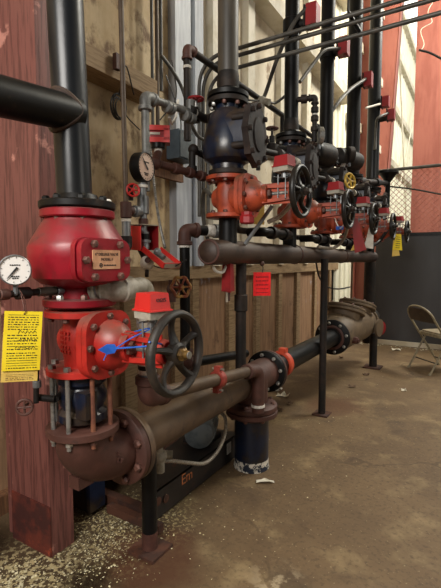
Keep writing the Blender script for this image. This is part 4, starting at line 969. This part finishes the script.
for k, (r, dz) in enumerate(((.06, 0), (.066, .006), (.055, -.006), (.062, .01), (.05, -.012))):
    ph = random.random() * 6
    b.tube([cc + V((.008 * k, r * math.cos(a) * .9, r * 1.15 * math.sin(a) + dz)) for a in [2 * PI * i / 28 + ph for i in range(28)]], .0045, 6, closed=True)
b.tube(spline([cc + V((.02, .05, -.01)), at(128, 118, x=WX + .1), at(140, 130, x=WX + .12)]), .004, 6)
b.tube(spline([cc + V((.02, .0, .07)), at(121, 85, x=WX + .2), at(126, 66, x=WX + .22), at(134, 95, x=WX + .15)]), .004, 6)
solo('wire_coil', b, m_wire, 'coil of black wire hanging by the thin brown pipe', 'wire coil')
solo('rusty_bracket', MB().box(at(117, 62, x=WX + .2), (.03, .04, .09)), m_rust, 'small rusty bracket on the plank ledge', 'bracket', bevel=.003)

# black diagonal-looking drain along the wall, with its elbow
d0 = at(187, 46, x=-1.55); d1_ = at(300, 117, x=-1.55)
pipe('trim_pipe', 'dark pipe with a top elbow running back past the grey-brown riser', 'pipe', [V((-1.55, d0.y, 2.02)), V((-1.55, d0.y, d0.z - .01)), V((-1.55, 4.9, d0.z + .01))], .022, m_darkdust, m_rust, rad=.05)
MB_ = MB().cyl((-1.55, d0.y, d0.z - .13), (-1.55, d0.y, d0.z - .115), .0245, seg=18); solo('thread_tape', MB_, m_tape, 'white thread tape ring under the top elbow of the dark pipe', 'tape')
# conduits crossing overhead
for i, (pv, pt) in enumerate((((199, 76), (441, -12)), ((203, 90), (441, 4)), ((208, 102), (441, 14)))):
    yy = 2.5 + .05 * i; zt = at(237, (50, 57, 69)[i] - 1, y=yy).z; xv = at(pv[0], pv[1], y=yy).x
    pe_ = at(*pt, y=yy)
    run = [V((xv, yy, 1.6)), V((xv, yy, zt)), V((2.2, yy, zt + .02))]
    o = solo('conduit', MB().tube(fillet(run, .2, 12), .0125, 12), m_conduit, ['topmost of three conduits crossing overhead in front of the black risers', 'middle of three conduits crossing overhead in front of the black risers', 'lowest of three conduits crossing overhead in front of the black risers'][i], 'conduit', 'overhead conduits')
hp = at(353, 24, y=2.53)
t = thing('conduit_hanger', 'black strut hanger clamping the three overhead conduits', 'hanger', hp)
MB().cyl(at(348, 12, y=2.53), at(360, 32, y=2.6), .012, seg=10).cyl(at(348, 12, y=2.53), V(at(348, 12, y=2.53)) + V((0, .02, 1.8)), .006, seg=8).build('strut', m_black, t)

# ------------------------------------------------------------------ flow switches on the black risers, with flexible conduits
fs = [((313, 16), (0, 0), 2, 'nearest red flow switch high on the first black riser'), ((344, 47), (0, 0), 3, 'red flow switch on the second black riser'), ((368.5, 80), (0, 0), 4, 'red flow switch on the third black riser'), ((386, 102), (0, 0), 5, 'upper red flow switch on the farthest black riser'), ((391.5, 115), (0, 0), 5, 'lower red flow switch on the farthest black riser')]
FS = []
for n, (p, _, si, lab) in enumerate(fs):
    c = at(*p, x=-1.03 if n < 3 else (-1.05 if n == 3 else -.98))
    c.y = Y[si] + (.0 if n < 3 else -.02); c.z = at(*p, y=c.y).z; c.x = at(*p, y=c.y).x
    t = thing('flow_switch', lab, 'switch', c - V((0, 0, .1)), 'red flow switches on the risers'); FS.append(c)
    MB().box(c, (.075, .09, .14 if n < 3 else .12)).build('red_cover', m_redbox2, t, bevel=.006)
    MB().box(c - V((.047, 0, 0)), (.012, .095, .135)).build('back_plate', m_darkdust, t, bevel=.003)
    MB().cyl(c - V((.05, 0, .03)), V((X0 + .05, Y[si], c.z - .03)), .03, seg=16).build('neck', m_darkdust, t)
    MB().cyl((X0, Y[si], c.z - .075), (X0, Y[si], c.z + .015), .066, seg=24, bev=.006).build('saddle', m_black, t)
    MB().lathe(c + V((.01, 0, -.068)), (0, 0, -1), [(.012, 0), (.012, .015)], 6).build('screw', m_bolt, t)
def flex(pts, r, m, lab): return solo('flexible_conduit', MB().tube(spline(pts), r, 10), m, lab, 'conduit')
c = FS[0]; flex([c + V((-.03, -.03, .05)), at(296, 20, x=-1.15), at(287, 36, x=-1.2), at(276, 62, x=-1.3), at(266, 92, x=-1.4), at(261, 103, x=-1.42)], .014, m_conduit, 'flexible conduit looping down from the nearest flow switch')
c = FS[1]; flex([c + V((-.02, -.03, -.02)), at(325, 50, x=-1.15), at(314, 63, x=-1.2), at(300, 82, x=-1.25)], .014, m_conduit, 'flexible conduit slanting down from the second flow switch')
c = FS[2]; flex([c + V((-.02, -.04, .0)), at(352, 88, x=-1.12), at(340, 100, x=-1.15), at(330, 114, x=-1.2), at(326, 122, x=-1.25)], .017, m_conduit, 'flexible conduit slanting down from the third flow switch')
c = FS[4]; flex([c + V((-.03, -.03, .02)), at(378, 118, x=-1.1), at(376, 128, x=-1.15), at(375, 150, x=-1.15)], .016, m_conduit, 'flexible conduit dropping from the lower far flow switch')
flex([at(380, 104, x=-1.1), at(366, 108, x=-1.2)], .013, m_white, 'short pale conduit left of the upper far flow switch')
cj = at(262, 101, x=-1.42)
t = thing('conduit_fitting', 'grey conduit fitting where two flexible conduits meet', 'conduit fitting', cj - V((0, 0, .08)))
MB().ball(cj, .034, 14).cyl(cj, cj + V((.06, .0, -.02)), .024, seg=12).cyl(cj + V((0, 0, -.01)), cj + V((0, 0, -.25)), .02, seg=12).build('body', m_galvold, t)
MB().cyl(cj + V((-.012, -.03, -.1)), cj + V((-.012, -.03, -.5)), .016, seg=12).build('conduit_drop', m_conduit, t)
flex([cj + V((.03, 0, 0)), at(275, 103, x=-1.38), at(286, 95, x=-1.3), at(292, 88, x=-1.25)], .01, m_conduit, 'thin conduit curving behind the nearest black riser')
flex([at(253, 104, x=-1.5), at(240, 100, x=-1.5), cj], .008, m_conduit, 'thin conduit leading left from the grey fitting')

# trim by the second black stack: elbowed nipples, a vertical string of fittings, gauge
a = at(298, 102, x=X0 + .06); b2_ = at(312, 103, x=X0 + .1)
e0 = V((X0 + .04, Y[2], 2.425)); e1_ = V((X0 + .16, Y[2] + .04, 2.43))
zlo = 2.13
t = pipe('trim_pipe', 'dark string of fittings dropping beside the nearest black riser', 'pipe', [e0, e1_, V((e1_.x, e1_.y, zlo))], .018, m_darkdust, m_darkdust, rad=.03)
for z in (2.33, 2.27, 2.2): MB().cyl((e1_.x, e1_.y, z), (e1_.x, e1_.y, z + .035), .027, seg=14, bev=.003).build('coupling', m_darkdust, t)
MB().cyl((e1_.x, e1_.y, 2.31), (e1_.x, e1_.y, 2.318), .0215, seg=14).build('thread_tape', m_tape, t)
MB().cyl((e0.x + .03, e0.y + .01, e0.z), (e0.x + .07, e0.y + .02, e0.z), .03, seg=14, bev=.003).build('tee', m_darkdust, t)
gp = at(321.5, 136, x=X0 + .2)
gauge(gp, (.8, .6, 0), .06, m_dial, m_steel, 'white gauge seen nearly edge-on beside the nearest black riser', 2, depth=.03)
t = solo('gauge_arm', MB().tube(fillet([V((e1_.x, e1_.y, 2.24)), V((gp.x - .02, gp.y, 2.25)), V((gp.x - .015, gp.y, gp.z - .05))], .03), .011, 10), m_darkdust, 'thin bent arm carrying the edge-on white gauge', 'pipe')
gp = at(352, 155, x=X0 + .12)
gauge(gp, (.75, .65, 0), .075, m_dialpink, m_darkdust, 'dusty gauge among the dark trim of the far stacks', 2.6, depth=.05)
# trim loops behind the stacks
def trim_loop(y, i, lab, m=None):
    m = m or m_darkdust; x = X0 + .02
    t = thing('trim_pipe', lab, 'pipe', (x, y, 1.5))
    MB().tube(fillet([(x - .1, y + .05, 1.82), (x - .22, y + .3, 1.82), (x - .22, y + .45, 1.82), (x - .22, y + .45, 1.5), (x - .22, y + .8, 1.5)], .05), .022, 12).build('pipe', m, t)
    MB().cyl((x - .22, y + .45, 1.64), (x - .22, y + .45, 1.7), .034, seg=14, bev=.003).cyl((x - .22, y + .38, 1.82), (x - .22, y + .5, 1.82), .032, seg=14, bev=.003).build('union', m_galvold if i % 2 else m_rust, t)
    MB().tube(fillet([(x + .1, y + .06, 1.9), (x + .14, y + .35, 1.92), (x + .14, y + .62, 1.92)], .05), .018, 12).build('side_run', m, t)
    for f in (.3, .42, .55): MB().cyl((x + .14, y + f, 1.92), (x + .14, y + f + .05, 1.92), .03, seg=14, bev=.003).build('fitting', m_galvold if (i + int(f * 10)) % 3 == 0 else m_darkdust, t)
    MB().tube(fillet([(x - .05, y + .3, 1.47), (x + .05, y + .3, 1.47), (x + .05, y + .72, 1.47)], .04), .028, 12).build('lower_run', m_black, t)
    for f in (.4, .6): MB().cyl((x + .05, y + f, 1.47), (x + .05, y + f + .05, 1.47), .04, seg=14, bev=.003).build('lower_coupling', m_darkdust, t)
    MB().tube(fillet([(x - .3, y + .5, 2.5), (x - .3, y + .5, 2.05), (x - .05, y + .55, 2.02)], .06), .02, 12).build('upper_drop', m, t)
labs = ['', 'dark trim piping between the first and second stack on the header', 'dark trim piping between the second and third stack on the header', 'dark trim piping between the third and fourth stack on the header', 'dark trim piping between the fourth and last stack on the header']
for i in (1, 2, 3, 4): trim_loop(Y[i], i, labs[i])
def cross_barrel(p, y, lab):
    c = V((X0 + .1, y, at(*p, y=y).z)); t = thing('retard_chamber', lab, 'chamber', c - V((0, 0, .1)))
    MB().lathe(c + V((-.1, -.12, 0)), (.35, 1, 0), [(.04, -.04), (.085, 0), (.09, .03), (.09, .3), (.085, .33), (.04, .37)], 24).build('body', m_darkdust, t)
    MB().lathe(c + V((-.1, -.12, 0)), (.35, 1, 0), [(.097, .1), (.097, .13)], 24).build('band', m_black, t)
cross_barrel((330, 150), 3.32, 'dark horizontal barrel above the second stack trim')
cross_barrel((352, 158), 4.2, 'dark horizontal barrel above the third stack trim')
small_valve(at(350, 181, x=-.95), (.9, -.4, .1), .06, m_brassbright, m_darkdust, 'small valve with a yellow brass wheel above the far handwheels', arm=.1, low=.05)
for i, (p, y) in enumerate((((272, 143), 2.5), ((262, 152), 2.45), ((315, 170), 3.4), ((340, 176), 4.1))):
    c = V((at(*p, y=y)))
    t = thing('globe_valve', ['small upright dark valve behind the exposed deluge cover', 'small galvanised valve low behind the exposed deluge cover', 'small dark valve behind the second handwheel on the header', 'small dark valve behind the third handwheel on the header'][i], 'valve', c - V((0, 0, .06)))
    MB().lathe(c - V((0, 0, .06)), (0, 0, 1), [(.02, 0), (.035, .01), (.035, .05), (.018, .06), (.018, .1), (.008, .105), (.008, .15)], 14).cyl(c + V((-.07, -.06, -.03)), c + V((.07, .06, -.03)), .018, seg=12).build('body', m_galvold if i == 1 else m_darkdust, t)
    MB().tube([c + V((.035 * math.cos(a), .035 * math.sin(a), .088)) for a in [2 * PI * k / 18 for k in range(18)]], .006, 6, closed=True).cyl(c + V((-.035, 0, .088)), c + V((.035, 0, .088)), .005, seg=6).build('wheel', m_rust, t)
# dark brown funnel and wall of trim past the last stack
c = at(388, 177, y=5.75)
t = thing('drain_funnel', 'black drain funnel at the far end of the stacks', 'funnel', c - V((0, 0, .3)))
MB().lathe(c - V((0, 0, .07)), (0, 0, 1), [(.03, -.3), (.03, 0), (.1, .1), (.125, .11), (.125, .14)], 20).build('cone', m_black, t)
for i, (py, lab) in enumerate(((180, 'dark trim pipe crossing the far stacks at wheel height'), (203, 'dark trim pipe crossing the far stacks below the wheels'))):
    a_ = at(335, py, y=4.3); c_ = at(386, py + 3, y=5.7)
    solo('trim_pipe', MB().tube([a_, c_], .032, 12).cyl(a_.lerp(c_, .4), a_.lerp(c_, .5), .048, seg=14, bev=.004).cyl(a_.lerp(c_, .75), a_.lerp(c_, .82), .048, seg=14, bev=.004), m_darkdust, lab, 'pipe')
# hoses and conduit at the header
flex([at(245, 244, x=X0 + .05), at(258, 226, x=X0 + .12), at(272, 206, x=X0 + .18)], .011, m_galv, 'pale conduit slanting up from the near end of the brown header')
flex([at(268, 222, x=X0 + .15), at(280, 216, x=X0 + .22), at(290, 205, x=X0 + .28), at(296, 195, x=X0 + .3)], .013, m_flex, 'brown flexible conduit curving up to the nearest orange handwheel')
flex([at(318, 247, x=X0 + .08), at(333, 248, x=X0 + .12), at(343, 240, x=X0 + .2), at(348, 226, x=X0 + .28), at(349, 214, x=X0 + .3)], .013, m_flex, 'grey flexible hose curving along the top of the brown header')
flex([at(362, 250, x=X0 + .08), at(377, 243, x=X0 + .12), at(386, 232, x=X0 + .2), at(390, 224, x=X0 + .22)], .02, m_black, 'black hose curving up to the far handwheels')
flex([at(211, 196, x=X0 - .12), at(205, 190, x=X0 - .2), at(203, 200, x=X0 - .25), at(204, 222, x=X0 - .28), at(208, 240, x=X0 - .3)], .013, m_conduit, 'bent conduit hooking behind the nearest orange gate valve')
flex([at(188, 112, x=-1.6), at(192, 126, x=-1.6), at(199, 137, x=-1.6), at(206, 140, x=-1.6)], .012, m_conduit, 'conduit curling round left of the blue-black deluge valve')
t = thing('flow_indicator', 'red cap hanging below the nearest orange gate valve', 'cap', at(246, 222, x=-1.0))
c = at(247, 216, x=-1.02); MB().lathe(c + V((0, 0, -.04)), (0, 0, 1), [(.03, 0), (.038, .006), (.038, .035), (.03, .045), (.03, .06)], 8).build('cap', m_redbox2, t)
solo('tag', MB().box(at(259, 214, x=-1.12), (.002, .07, .12), ax=(V((.8, -.6, 0)), V((.6, .8, 0)), V((0, 0, 1)))), m_paleyel, 'small pale yellow card behind the nearest orange gate valve', 'tag')

# red things under the header
c = at(228, 275, x=X0)
t = thing('hand_tool', 'dark red plastic handle hanging under the near end of the header', 'handle', c - V((0, 0, .1)))
b = MB().hexa([c + V((x, y, -.09)) for x, y in ((-.025, -.03), (.025, -.03), (.025, .03), (-.025, .03))], [c + V((x, y, .08)) for x, y in ((-.02, -.025), (.02, -.025), (.02, .025), (-.02, .025))])
b.box(c + V((.02, -.02, -.01)), (.02, .012, .17)).build('grip', m_redbox2, t, bevel=.006)
MB().cyl(c + V((0, -.012, -.15)), c + V((0, -.012, -.08)), .007, seg=8).build('prong', m_boxin, t); MB().cyl(c + V((0, .012, -.145)), c + V((0, .012, -.08)), .007, seg=8).build('prong', m_rust, t)
MB().tube(spline([at(212, 264, x=X0), at(216, 271, x=X0), at(223, 272, x=X0), c + V((0, 0, .075))]), .008, 8).build('pale_cord', m_white, t)
c = at(262, 284, x=X0 + .05); n1 = V((.7, -.7, 0)).normalized(); x1 = V((.7, .7, 0)).normalized()
t = thing('warning_tag', 'bright red tag hanging under the brown header', 'tag', c - V((0, 0, .07)))
cd = MB().box(c, (.112, .145, .002), ax=(x1, Z, n1)).build('card', m_redplastic, t)
printed(cd, c + n1 * .0015, x1, Z, 5, .09, .12, mat=m_redbox2, seed=12)
MB().tube(spline([c + Z * .068, c + Z * .1 + x1 * .006, c + Z * .135 - x1 * .004]), .0025, 6).build('string', m_wire, t)
MB().ball(c + Z * .125, .016, 10).build('tie_knob', m_rust, t)
# tags on the far handwheels
def hang_tag(c, w, h, m, lab, n=(.75, -.66, 0), lean=0, prints=None, top=.5):
    n = V(n).normalized(); x = V((0, 0, 1)).cross(n).normalized(); u = (V((0, 0, 1)) * math.cos(lean) + x * math.sin(lean)).normalized(); x = u.cross(n)
    t = thing('hang_tag', lab, 'tag', V(c) - V((0, 0, h / 2)))
    q = [V(c) + x * (a * w / 2 * (top if b_ > 0 else 1)) + u * (b_ * h / 2) for a, b_ in ((-1, -1), (1, -1), (1, 1), (-1, 1))]
    cd = MB().hexa([p - n * .001 for p in q], [p + n * .001 for p in q]).build('card', m, t)
    if prints: printed(cd, V(c) + n * .0016, x, u, prints, w * top, h * .8, seed=int(w * 1e4))
    MB().tube([V(c) + u * h * .48, V(c) + u * (h * .48 + .07)], .002, 6).build('string', m_wire, t); return cd
xt = -.77
hang_tag(at(357.5, 235, x=xt), .1, .24, m_redbox2, 'dark red tag hanging by the third header handwheel', lean=-.25)
hang_tag(at(357, 247, x=xt - .004), .11, .04, m_paleyel, 'yellow lower edge of a card behind the dark red tag', lean=-.12)
hang_tag(at(370, 238, x=xt - .03), .09, .17, m_white, 'white card hanging right of the dark red tag', lean=.12)
hang_tag(at(398, 242, x=xt), .125, .17, m_yellow, 'yellow tag hanging over the grey partition at the last handwheels', lean=.06, prints=6)
hang_tag(at(395.5, 248, x=xt - .02), .1, .17, m_paleyel, 'pale card half hidden behind the yellow tag at the last handwheels', lean=-.1)
c = V((-.77, Y[3] - .01, 1.6))
t = thing('plastic_seal', 'blue plastic seal on the second handwheel from the near end of the header', 'seal', at(340, 228, x=-.85))
c = at(339.5, 228, x=-.85); MB().prism(c, (.8, -.6, 0), [(-.03, .01), (.03, .014), (.03, -.01), (-.03, -.014)], 0, .004, up=(0, 0, 1)).build('tag', m_bluetag, t)
MB().tube(spline([at(333, 215, x=-.9), c, at(345, 223, x=-.8)]), .004, 6).build('strap', m_white, t)
c = at(322, 262, x=-1.3); flex([at(316, 262, x=-1.3), at(319, 276, x=-1.3), at(326, 286, x=-1.3), at(338, 289, x=-1.3), at(350, 287, x=-1.3)], .008, m_wire, 'thin dark hose drooping behind the rusty support leg')

# ------------------------------------------------------------------ skid with motor behind the main
sk = thing('pump_skid', 'dark steel skid with faded orange letters on the floor behind the main', 'skid', (-1.62, 2.0, 0))
MB().box((-1.345, 2.0, .085), (.02, .86, .15)).box((-1.365, 2.0, .155), (.06, .86, .012)).build('front_rail', m_skid, sk, bevel=.002)
MB().box((-1.9, 2.0, .085), (.02, .86, .15)).build('back_rail', m_skid, sk)
MB().box((-1.62, 1.58, .035), (.56, .05, .05)).build('end_angle', m_floor2, sk, bevel=.002)
MB().box((-1.62, 2.05, .15), (.55, .75, .012)).build('deck', m_skid, sk)
for y, z in ((1.6, .1), (1.66, .085)): MB().lathe((-1.334, y, z), (1, 0, 0), [(.022, 0), (.022, .006), (.01, .008)], 14).build('rusty_boss', m_floor2, sk)
ep = at(187, 477, x=-1.334)
text('Em', .085, (-1.3335, ep.y, ep.z), (0, 1, 0), (0, 0, 1), m_letter, 'lettering', sk, ext=.0008)
MB().box(at(229, 448, x=-1.334), (.003, .05, .07)).build('pale_decal', m_white, sk)
mo = thing('electric_motor', 'grey electric motor on the dark skid behind the main', 'motor', (-1.5, 2.05, .16))
c = at(199, 434, x=-1.42); d = V((.45, -.9, 0)).normalized()
b = MB().lathe(c, d, [(.085, -.3), (.092, -.28), (.092, -.03), (.088, 0), (.08, .02), (.045, .032), (.02, .036), (0, .037)], 32); b.build('housing', m_motor, mo)
u, w, _ = frame(d)
for i in range(24):
    a = 2 * PI * i / 24; p = c + u * (.093 * math.cos(a)) + w * (.093 * math.sin(a))
    MB().box(p - d * .16, (.012, .22, .004), ax=(u * math.cos(a) + w * math.sin(a), d, w * math.cos(a) - u * math.sin(a))).build('cooling_fin', m_motor, mo)
MB().box(c - d * .15 - V((0, 0, .1)), (.16, .2, .07)).build('foot', m_skid, mo, bevel=.003)
MB().tube([c + d * .012 + u * (.082 * math.cos(a)) + w * (.082 * math.sin(a)) for a in [2 * PI * i / 28 for i in range(28)]], .005, 8, closed=True).build('end_bell', m_motor, mo)
pts = spline([at(163, 461, x=-1.3), at(172, 461, x=-1.29), at(190, 463, x=-1.27), at(205, 463, x=-1.25), at(217, 452, x=-1.25), at(225, 434, x=-1.26), at(225, 418, x=-1.3), at(219, 411, x=-1.36)])
b = MB(); full = []
for a, c2 in zip(pts, pts[1:]):
    for f in (0, .5): full.append(a + (c2 - a) * f)
b.tube(full, [.0112 if i % 2 else .0092 for i in range(len(full))], 10)
solo('flexible_hose', b, m_flex, 'ribbed metal hose looping below the main by the motor', 'hose')
c = at(160, 456, x=-1.3)
t = thing('valve_body', 'small grey fitting with a rusty lever under the main', 'valve', c - V((0, 0, .05)))
MB().ball(c, .035, 14).cyl(c + V((0, 0, -.08)), c + V((0, 0, .05)), .022, seg=12).cyl(c + V((-.05, 0, 0)), c + V((.03, .06, -.01)), .02, seg=12).build('body', m_galvold, t)
l0 = at(163, 447, x=-1.28); l1 = at(178, 436, x=-1.26)
MB().hexa([l0 + V((0, 0, -.012)), l1 + V((0, 0, -.014)), l1 + V((0, 0, .014)), l0 + V((0, 0, .012))], [l0 + V((.006, 0, -.012)), l1 + V((.006, 0, -.014)), l1 + V((.006, 0, .014)), l0 + V((.006, 0, .012))]).build('lever', m_rust, t)
t = solo('equipment_base', MB().box((-1.78, 1.48, .13), (.3, .1, .2)).box((-1.78, 1.48, .24), (.26, .12, .02)), m_navy, 'dark blue steel block on the floor between column and skid', 'block', bevel=.004)
solo('steel_bar', MB().box((-1.42, 1.52, .03), (.34, .04, .04)), m_floor2, 'short rusty steel bar lying on the floor by the skid end', 'bar', bevel=.003)

# ------------------------------------------------------------------ folding chair
def chair():
    rear = V((-.58, 5.44, 0)); d = V((.72, .69, 0)).normalized(); x = V((d.y, -d.x, 0))
    t = thing('folding_chair', 'beige metal folding chair in front of the grey partition', 'chair', rear + d * .2)
    P = lambda a, b, z: rear + x * a + d * b + Z * z
    s = .215
    u = [P(-s, .46, .0), P(-s, .16, .42), P(-s, .02, .62)]
    n = 14
    for i in range(n + 1):
        a = PI * i / n; u.append(P(-s * math.cos(a) * (1 if True else 0), .02 - .085 * math.sin(a) ** .8, .62 + .155 * math.sin(a) ** .8))
    u += [P(s, .16, .42), P(s, .46, .0)]
    MB().tube(spline(u, 4), .0125, 12).build('back_frame', m_chair, t)
    lg = []
    for sg in (-1, 1):
        MB().tube([P(sg * .19, 0, 0), P(sg * .19, .24, .42)], .0115, 12).build('leg', m_chair, t)
        MB().cyl(P(sg * .19, -.004, 0), P(sg * .19, .01, .02), .016, seg=12).build('foot_cap', m_chair, t)
    MB().cyl(P(-.19, .1, .124), P(.19, .1, .124), .007, seg=10).build('crossbar', m_chairdk, t)
    MB().cyl(P(-s, .38, .11), P(s, .38, .11), .007, seg=10).build('crossbar', m_chairdk, t)
    # backrest: curved sheet
    b = MB(); g = []
    for j in range(6):
        z = .59 + .16 * j / 5; hw = s * .97 * math.sqrt(max(0, 1 - max(0, (z - .62) / .16) ** 2)) if z > .62 else s * .97
        hw = max(hw, .05)
        row = []
        for i in range(9):
            f = i / 8 * 2 - 1; yy = .04 - .085 * (j / 5) - .02 * (1 - f * f) - .01
            row.append((P(f * hw, yy, z), P(f * hw, yy + .005, z)))
        g.append(row)
    fr = [[b.v(q[0]) for q in r] for r in g]; bk = [[b.v(q[1]) for q in r] for r in g]
    for j in range(5):
        for i in range(8):
            b.face((fr[j][i], fr[j][i + 1], fr[j + 1][i + 1], fr[j + 1][i])); b.face((bk[j][i], bk[j + 1][i], bk[j + 1][i + 1], bk[j][i + 1]))
    for i in range(8): b.face((fr[0][i], bk[0][i], bk[0][i + 1], fr[0][i + 1])); b.face((fr[5][i], fr[5][i + 1], bk[5][i + 1], bk[5][i]))
    for j in range(5): b.face((fr[j][0], fr[j + 1][0], bk[j + 1][0], bk[j][0])); b.face((fr[j][8], bk[j][8], bk[j + 1][8], fr[j + 1][8]))
    b.build('backrest', m_chairback, t, ang=50)
    poly = rrect(.19, .195, .06)
    MB().prism(P(0, .31, .415), (0, 0, 1), poly, 0, .035, up=tuple(d)).build('seat', m_chair, t, bevel=.008)
    MB().prism(P(0, .31, .45), (0, 0, 1), rrect(.17, .175, .05), 0, .018, up=tuple(d)).build('seat_pad', m_fabric, t, bevel=.008)
chair()

# ------------------------------------------------------------------ litter on the floor
def scrap(px, py, w, l, m, lab, rot, crumple=.01, name='paper_scrap'):
    c = at(px, py, z=.004); b = MB(); n = 5; g = []
    X = V((math.cos(rot), math.sin(rot), 0)); Yv = V((-math.sin(rot), math.cos(rot), 0))
    for i in range(n):
        g.append([(c + X * ((i / (n - 1) - .5) * l + random.uniform(-1, 1) * .004) + Yv * ((j / 3 - .5) * w + random.uniform(-1, 1) * .005) + Z * abs(random.gauss(0, crumple))) for j in range(4)])
    lo_v = [[b.v(q) for q in r] for r in g]; up_v = [[b.v(q + Z * .0015) for q in r] for r in g]
    for i in range(n - 1):
        for j in range(3):
            b.face((lo_v[i][j], lo_v[i][j + 1], lo_v[i + 1][j + 1], lo_v[i + 1][j])); b.face((up_v[i][j], up_v[i + 1][j], up_v[i + 1][j + 1], up_v[i][j + 1]))
    for i in range(n - 1):
        for j in (0, 3): b.face((lo_v[i][j], lo_v[i + 1][j], up_v[i + 1][j], up_v[i][j]))
    for j in range(3):
        for i in (0, n - 1): b.face((lo_v[i][j], lo_v[i][j + 1], up_v[i][j + 1], up_v[i][j]))
    return solo(name, b, m, lab, 'scrap' if 'leaf' not in name else 'leaf')
scrap(265, 482, .03, .1, m_paper, 'pale paper scrap on the floor right of the blue-black pedestal', .5)
scrap(283, 396, .08, .12, m_paper, 'crumpled white paper below the orange coupling', .2, .02)
scrap(278, 391, .06, .08, m_white, 'small white litter just behind the crumpled paper', 1.0, .02)
scrap(396, 350, .08, .12, m_paper, 'white litter at the foot of the grey partition left of the chair', .3, .02)
scrap(404, 391, .03, .05, m_paper, 'tiny white scrap on open floor in front of the chair', .3)
for i, (px, py) in enumerate(((366, 375), (352, 387), (290, 404), (341, 358), (279, 410))):
    scrap(px, py, .04, .07, m_leaf, ['brown leaf by the foot of the far pipe stand', 'brown leaf on open floor left of the chair', 'brown leaf beyond the crumpled paper', 'brown leaf under the far check valve', 'brown leaf near the dark rusty support leg'][i], i * .7, .012, 'dry_leaf')
rr = random.Random(5); b = MB()
def flake(c, s):
    a = rr.uniform(0, 6.3); n = rr.choice((3, 4, 5)); t_ = V((rr.uniform(-.3, .3), rr.uniform(-.3, .3), 1)).normalized(); u, w, _ = frame(t_)
    vs = [b.v(c + u * (s * rr.uniform(.5, 1.1) * math.cos(a + 2 * PI * i / n)) + w * (s * rr.uniform(.4, 1) * math.sin(a + 2 * PI * i / n)) + Z * s * .35) for i in range(n)]; b.face(vs)
for _ in range(1100):
    y = rr.gauss(1.35, .22); x = rr.gauss(-1.44, .13)
    if x > -.7 or y < .7 or (x < -1.55 and 1.13 < y < 1.3): continue
    flake(V((x, y, .001)), rr.choice((.003, .004, .005, .007)))
for _ in range(420): flake(V((rr.gauss(-1.55, .1), rr.gauss(.96, .07), .001)), rr.choice((.004, .006, .009)))
for _ in range(160): flake(V((rr.uniform(-1.3, -.6), rr.uniform(1.3, 5.5), .001)), rr.choice((.003, .004, .006)))
o = b.build('paint_flakes', m_flake, None); tag(o, 'yellowish paint flakes littering the floor around the column foot', 'debris'); o['kind'] = 'stuff'
b = MB()
for _ in range(200): 
    flake(V((rr.uniform(-2.0, 1.6), 6.82 + rr.gauss(0, .05), .002)), rr.choice((.012, .02, .03)))
o = b.build('litter_line', m_paper, None); tag(o, 'line of white litter along the foot of the grey partition', 'debris'); o['kind'] = 'stuff'

# ------------------------------------------------------------------ light
def area(name, loc, target, size, size_y, power, col=(1, .95, .88)):
    l = bpy.data.lights.new(name, 'AREA'); l.shape = 'RECTANGLE'; l.size = size; l.size_y = size_y; l.energy = power; l.color = col
    o = bpy.data.objects.new(name, l); C.objects.link(o); o.location = loc
    o.rotation_euler = (V(target) - V(loc)).to_track_quat('-Z', 'Y').to_euler(); return o
area('assumed_key_light', (-.5, -1.7, 2.9), (-1.1, 1.5, .7), 1.6, 1.2, 125, (1, .96, .9))  # added lamp behind the camera, assumed from the light direction; no door is built
area('added_side_fill', (6.5, 3.0, 2.6), (-.5, 2.5, .0), 2.5, 3, 60, (1, .93, .82))  # added fill from the right, no opening modelled; lifts the floor and partition
area('roof_fill_light', (2.2, 6.6, 7.3), (-2.1, 5.2, 4.6), 1.4, 2.5, 380, (1, .95, .82))  # assumed high light, added to brighten the upper wall
area('roof_fill_light', (1.8, 8.4, 7.2), (-1.5, 11.5, 3.6), 2.0, 3, 500, (1, .98, .9))  # extra fill, added to brighten the wide far column
w = bpy.data.worlds.new('world'); scene.world = w; w.use_nodes = True
w.node_tree.nodes['Background'].inputs[0].default_value = (1, .97, .92, 1); w.node_tree.nodes['Background'].inputs[1].default_value = .1
vs = scene.view_settings; scene.display_settings.display_device = 'sRGB'
vs.view_transform = 'Standard'; vs.look = 'None'; vs.gamma = 1; vs.use_curve_mapping = False; vs.exposure = .32
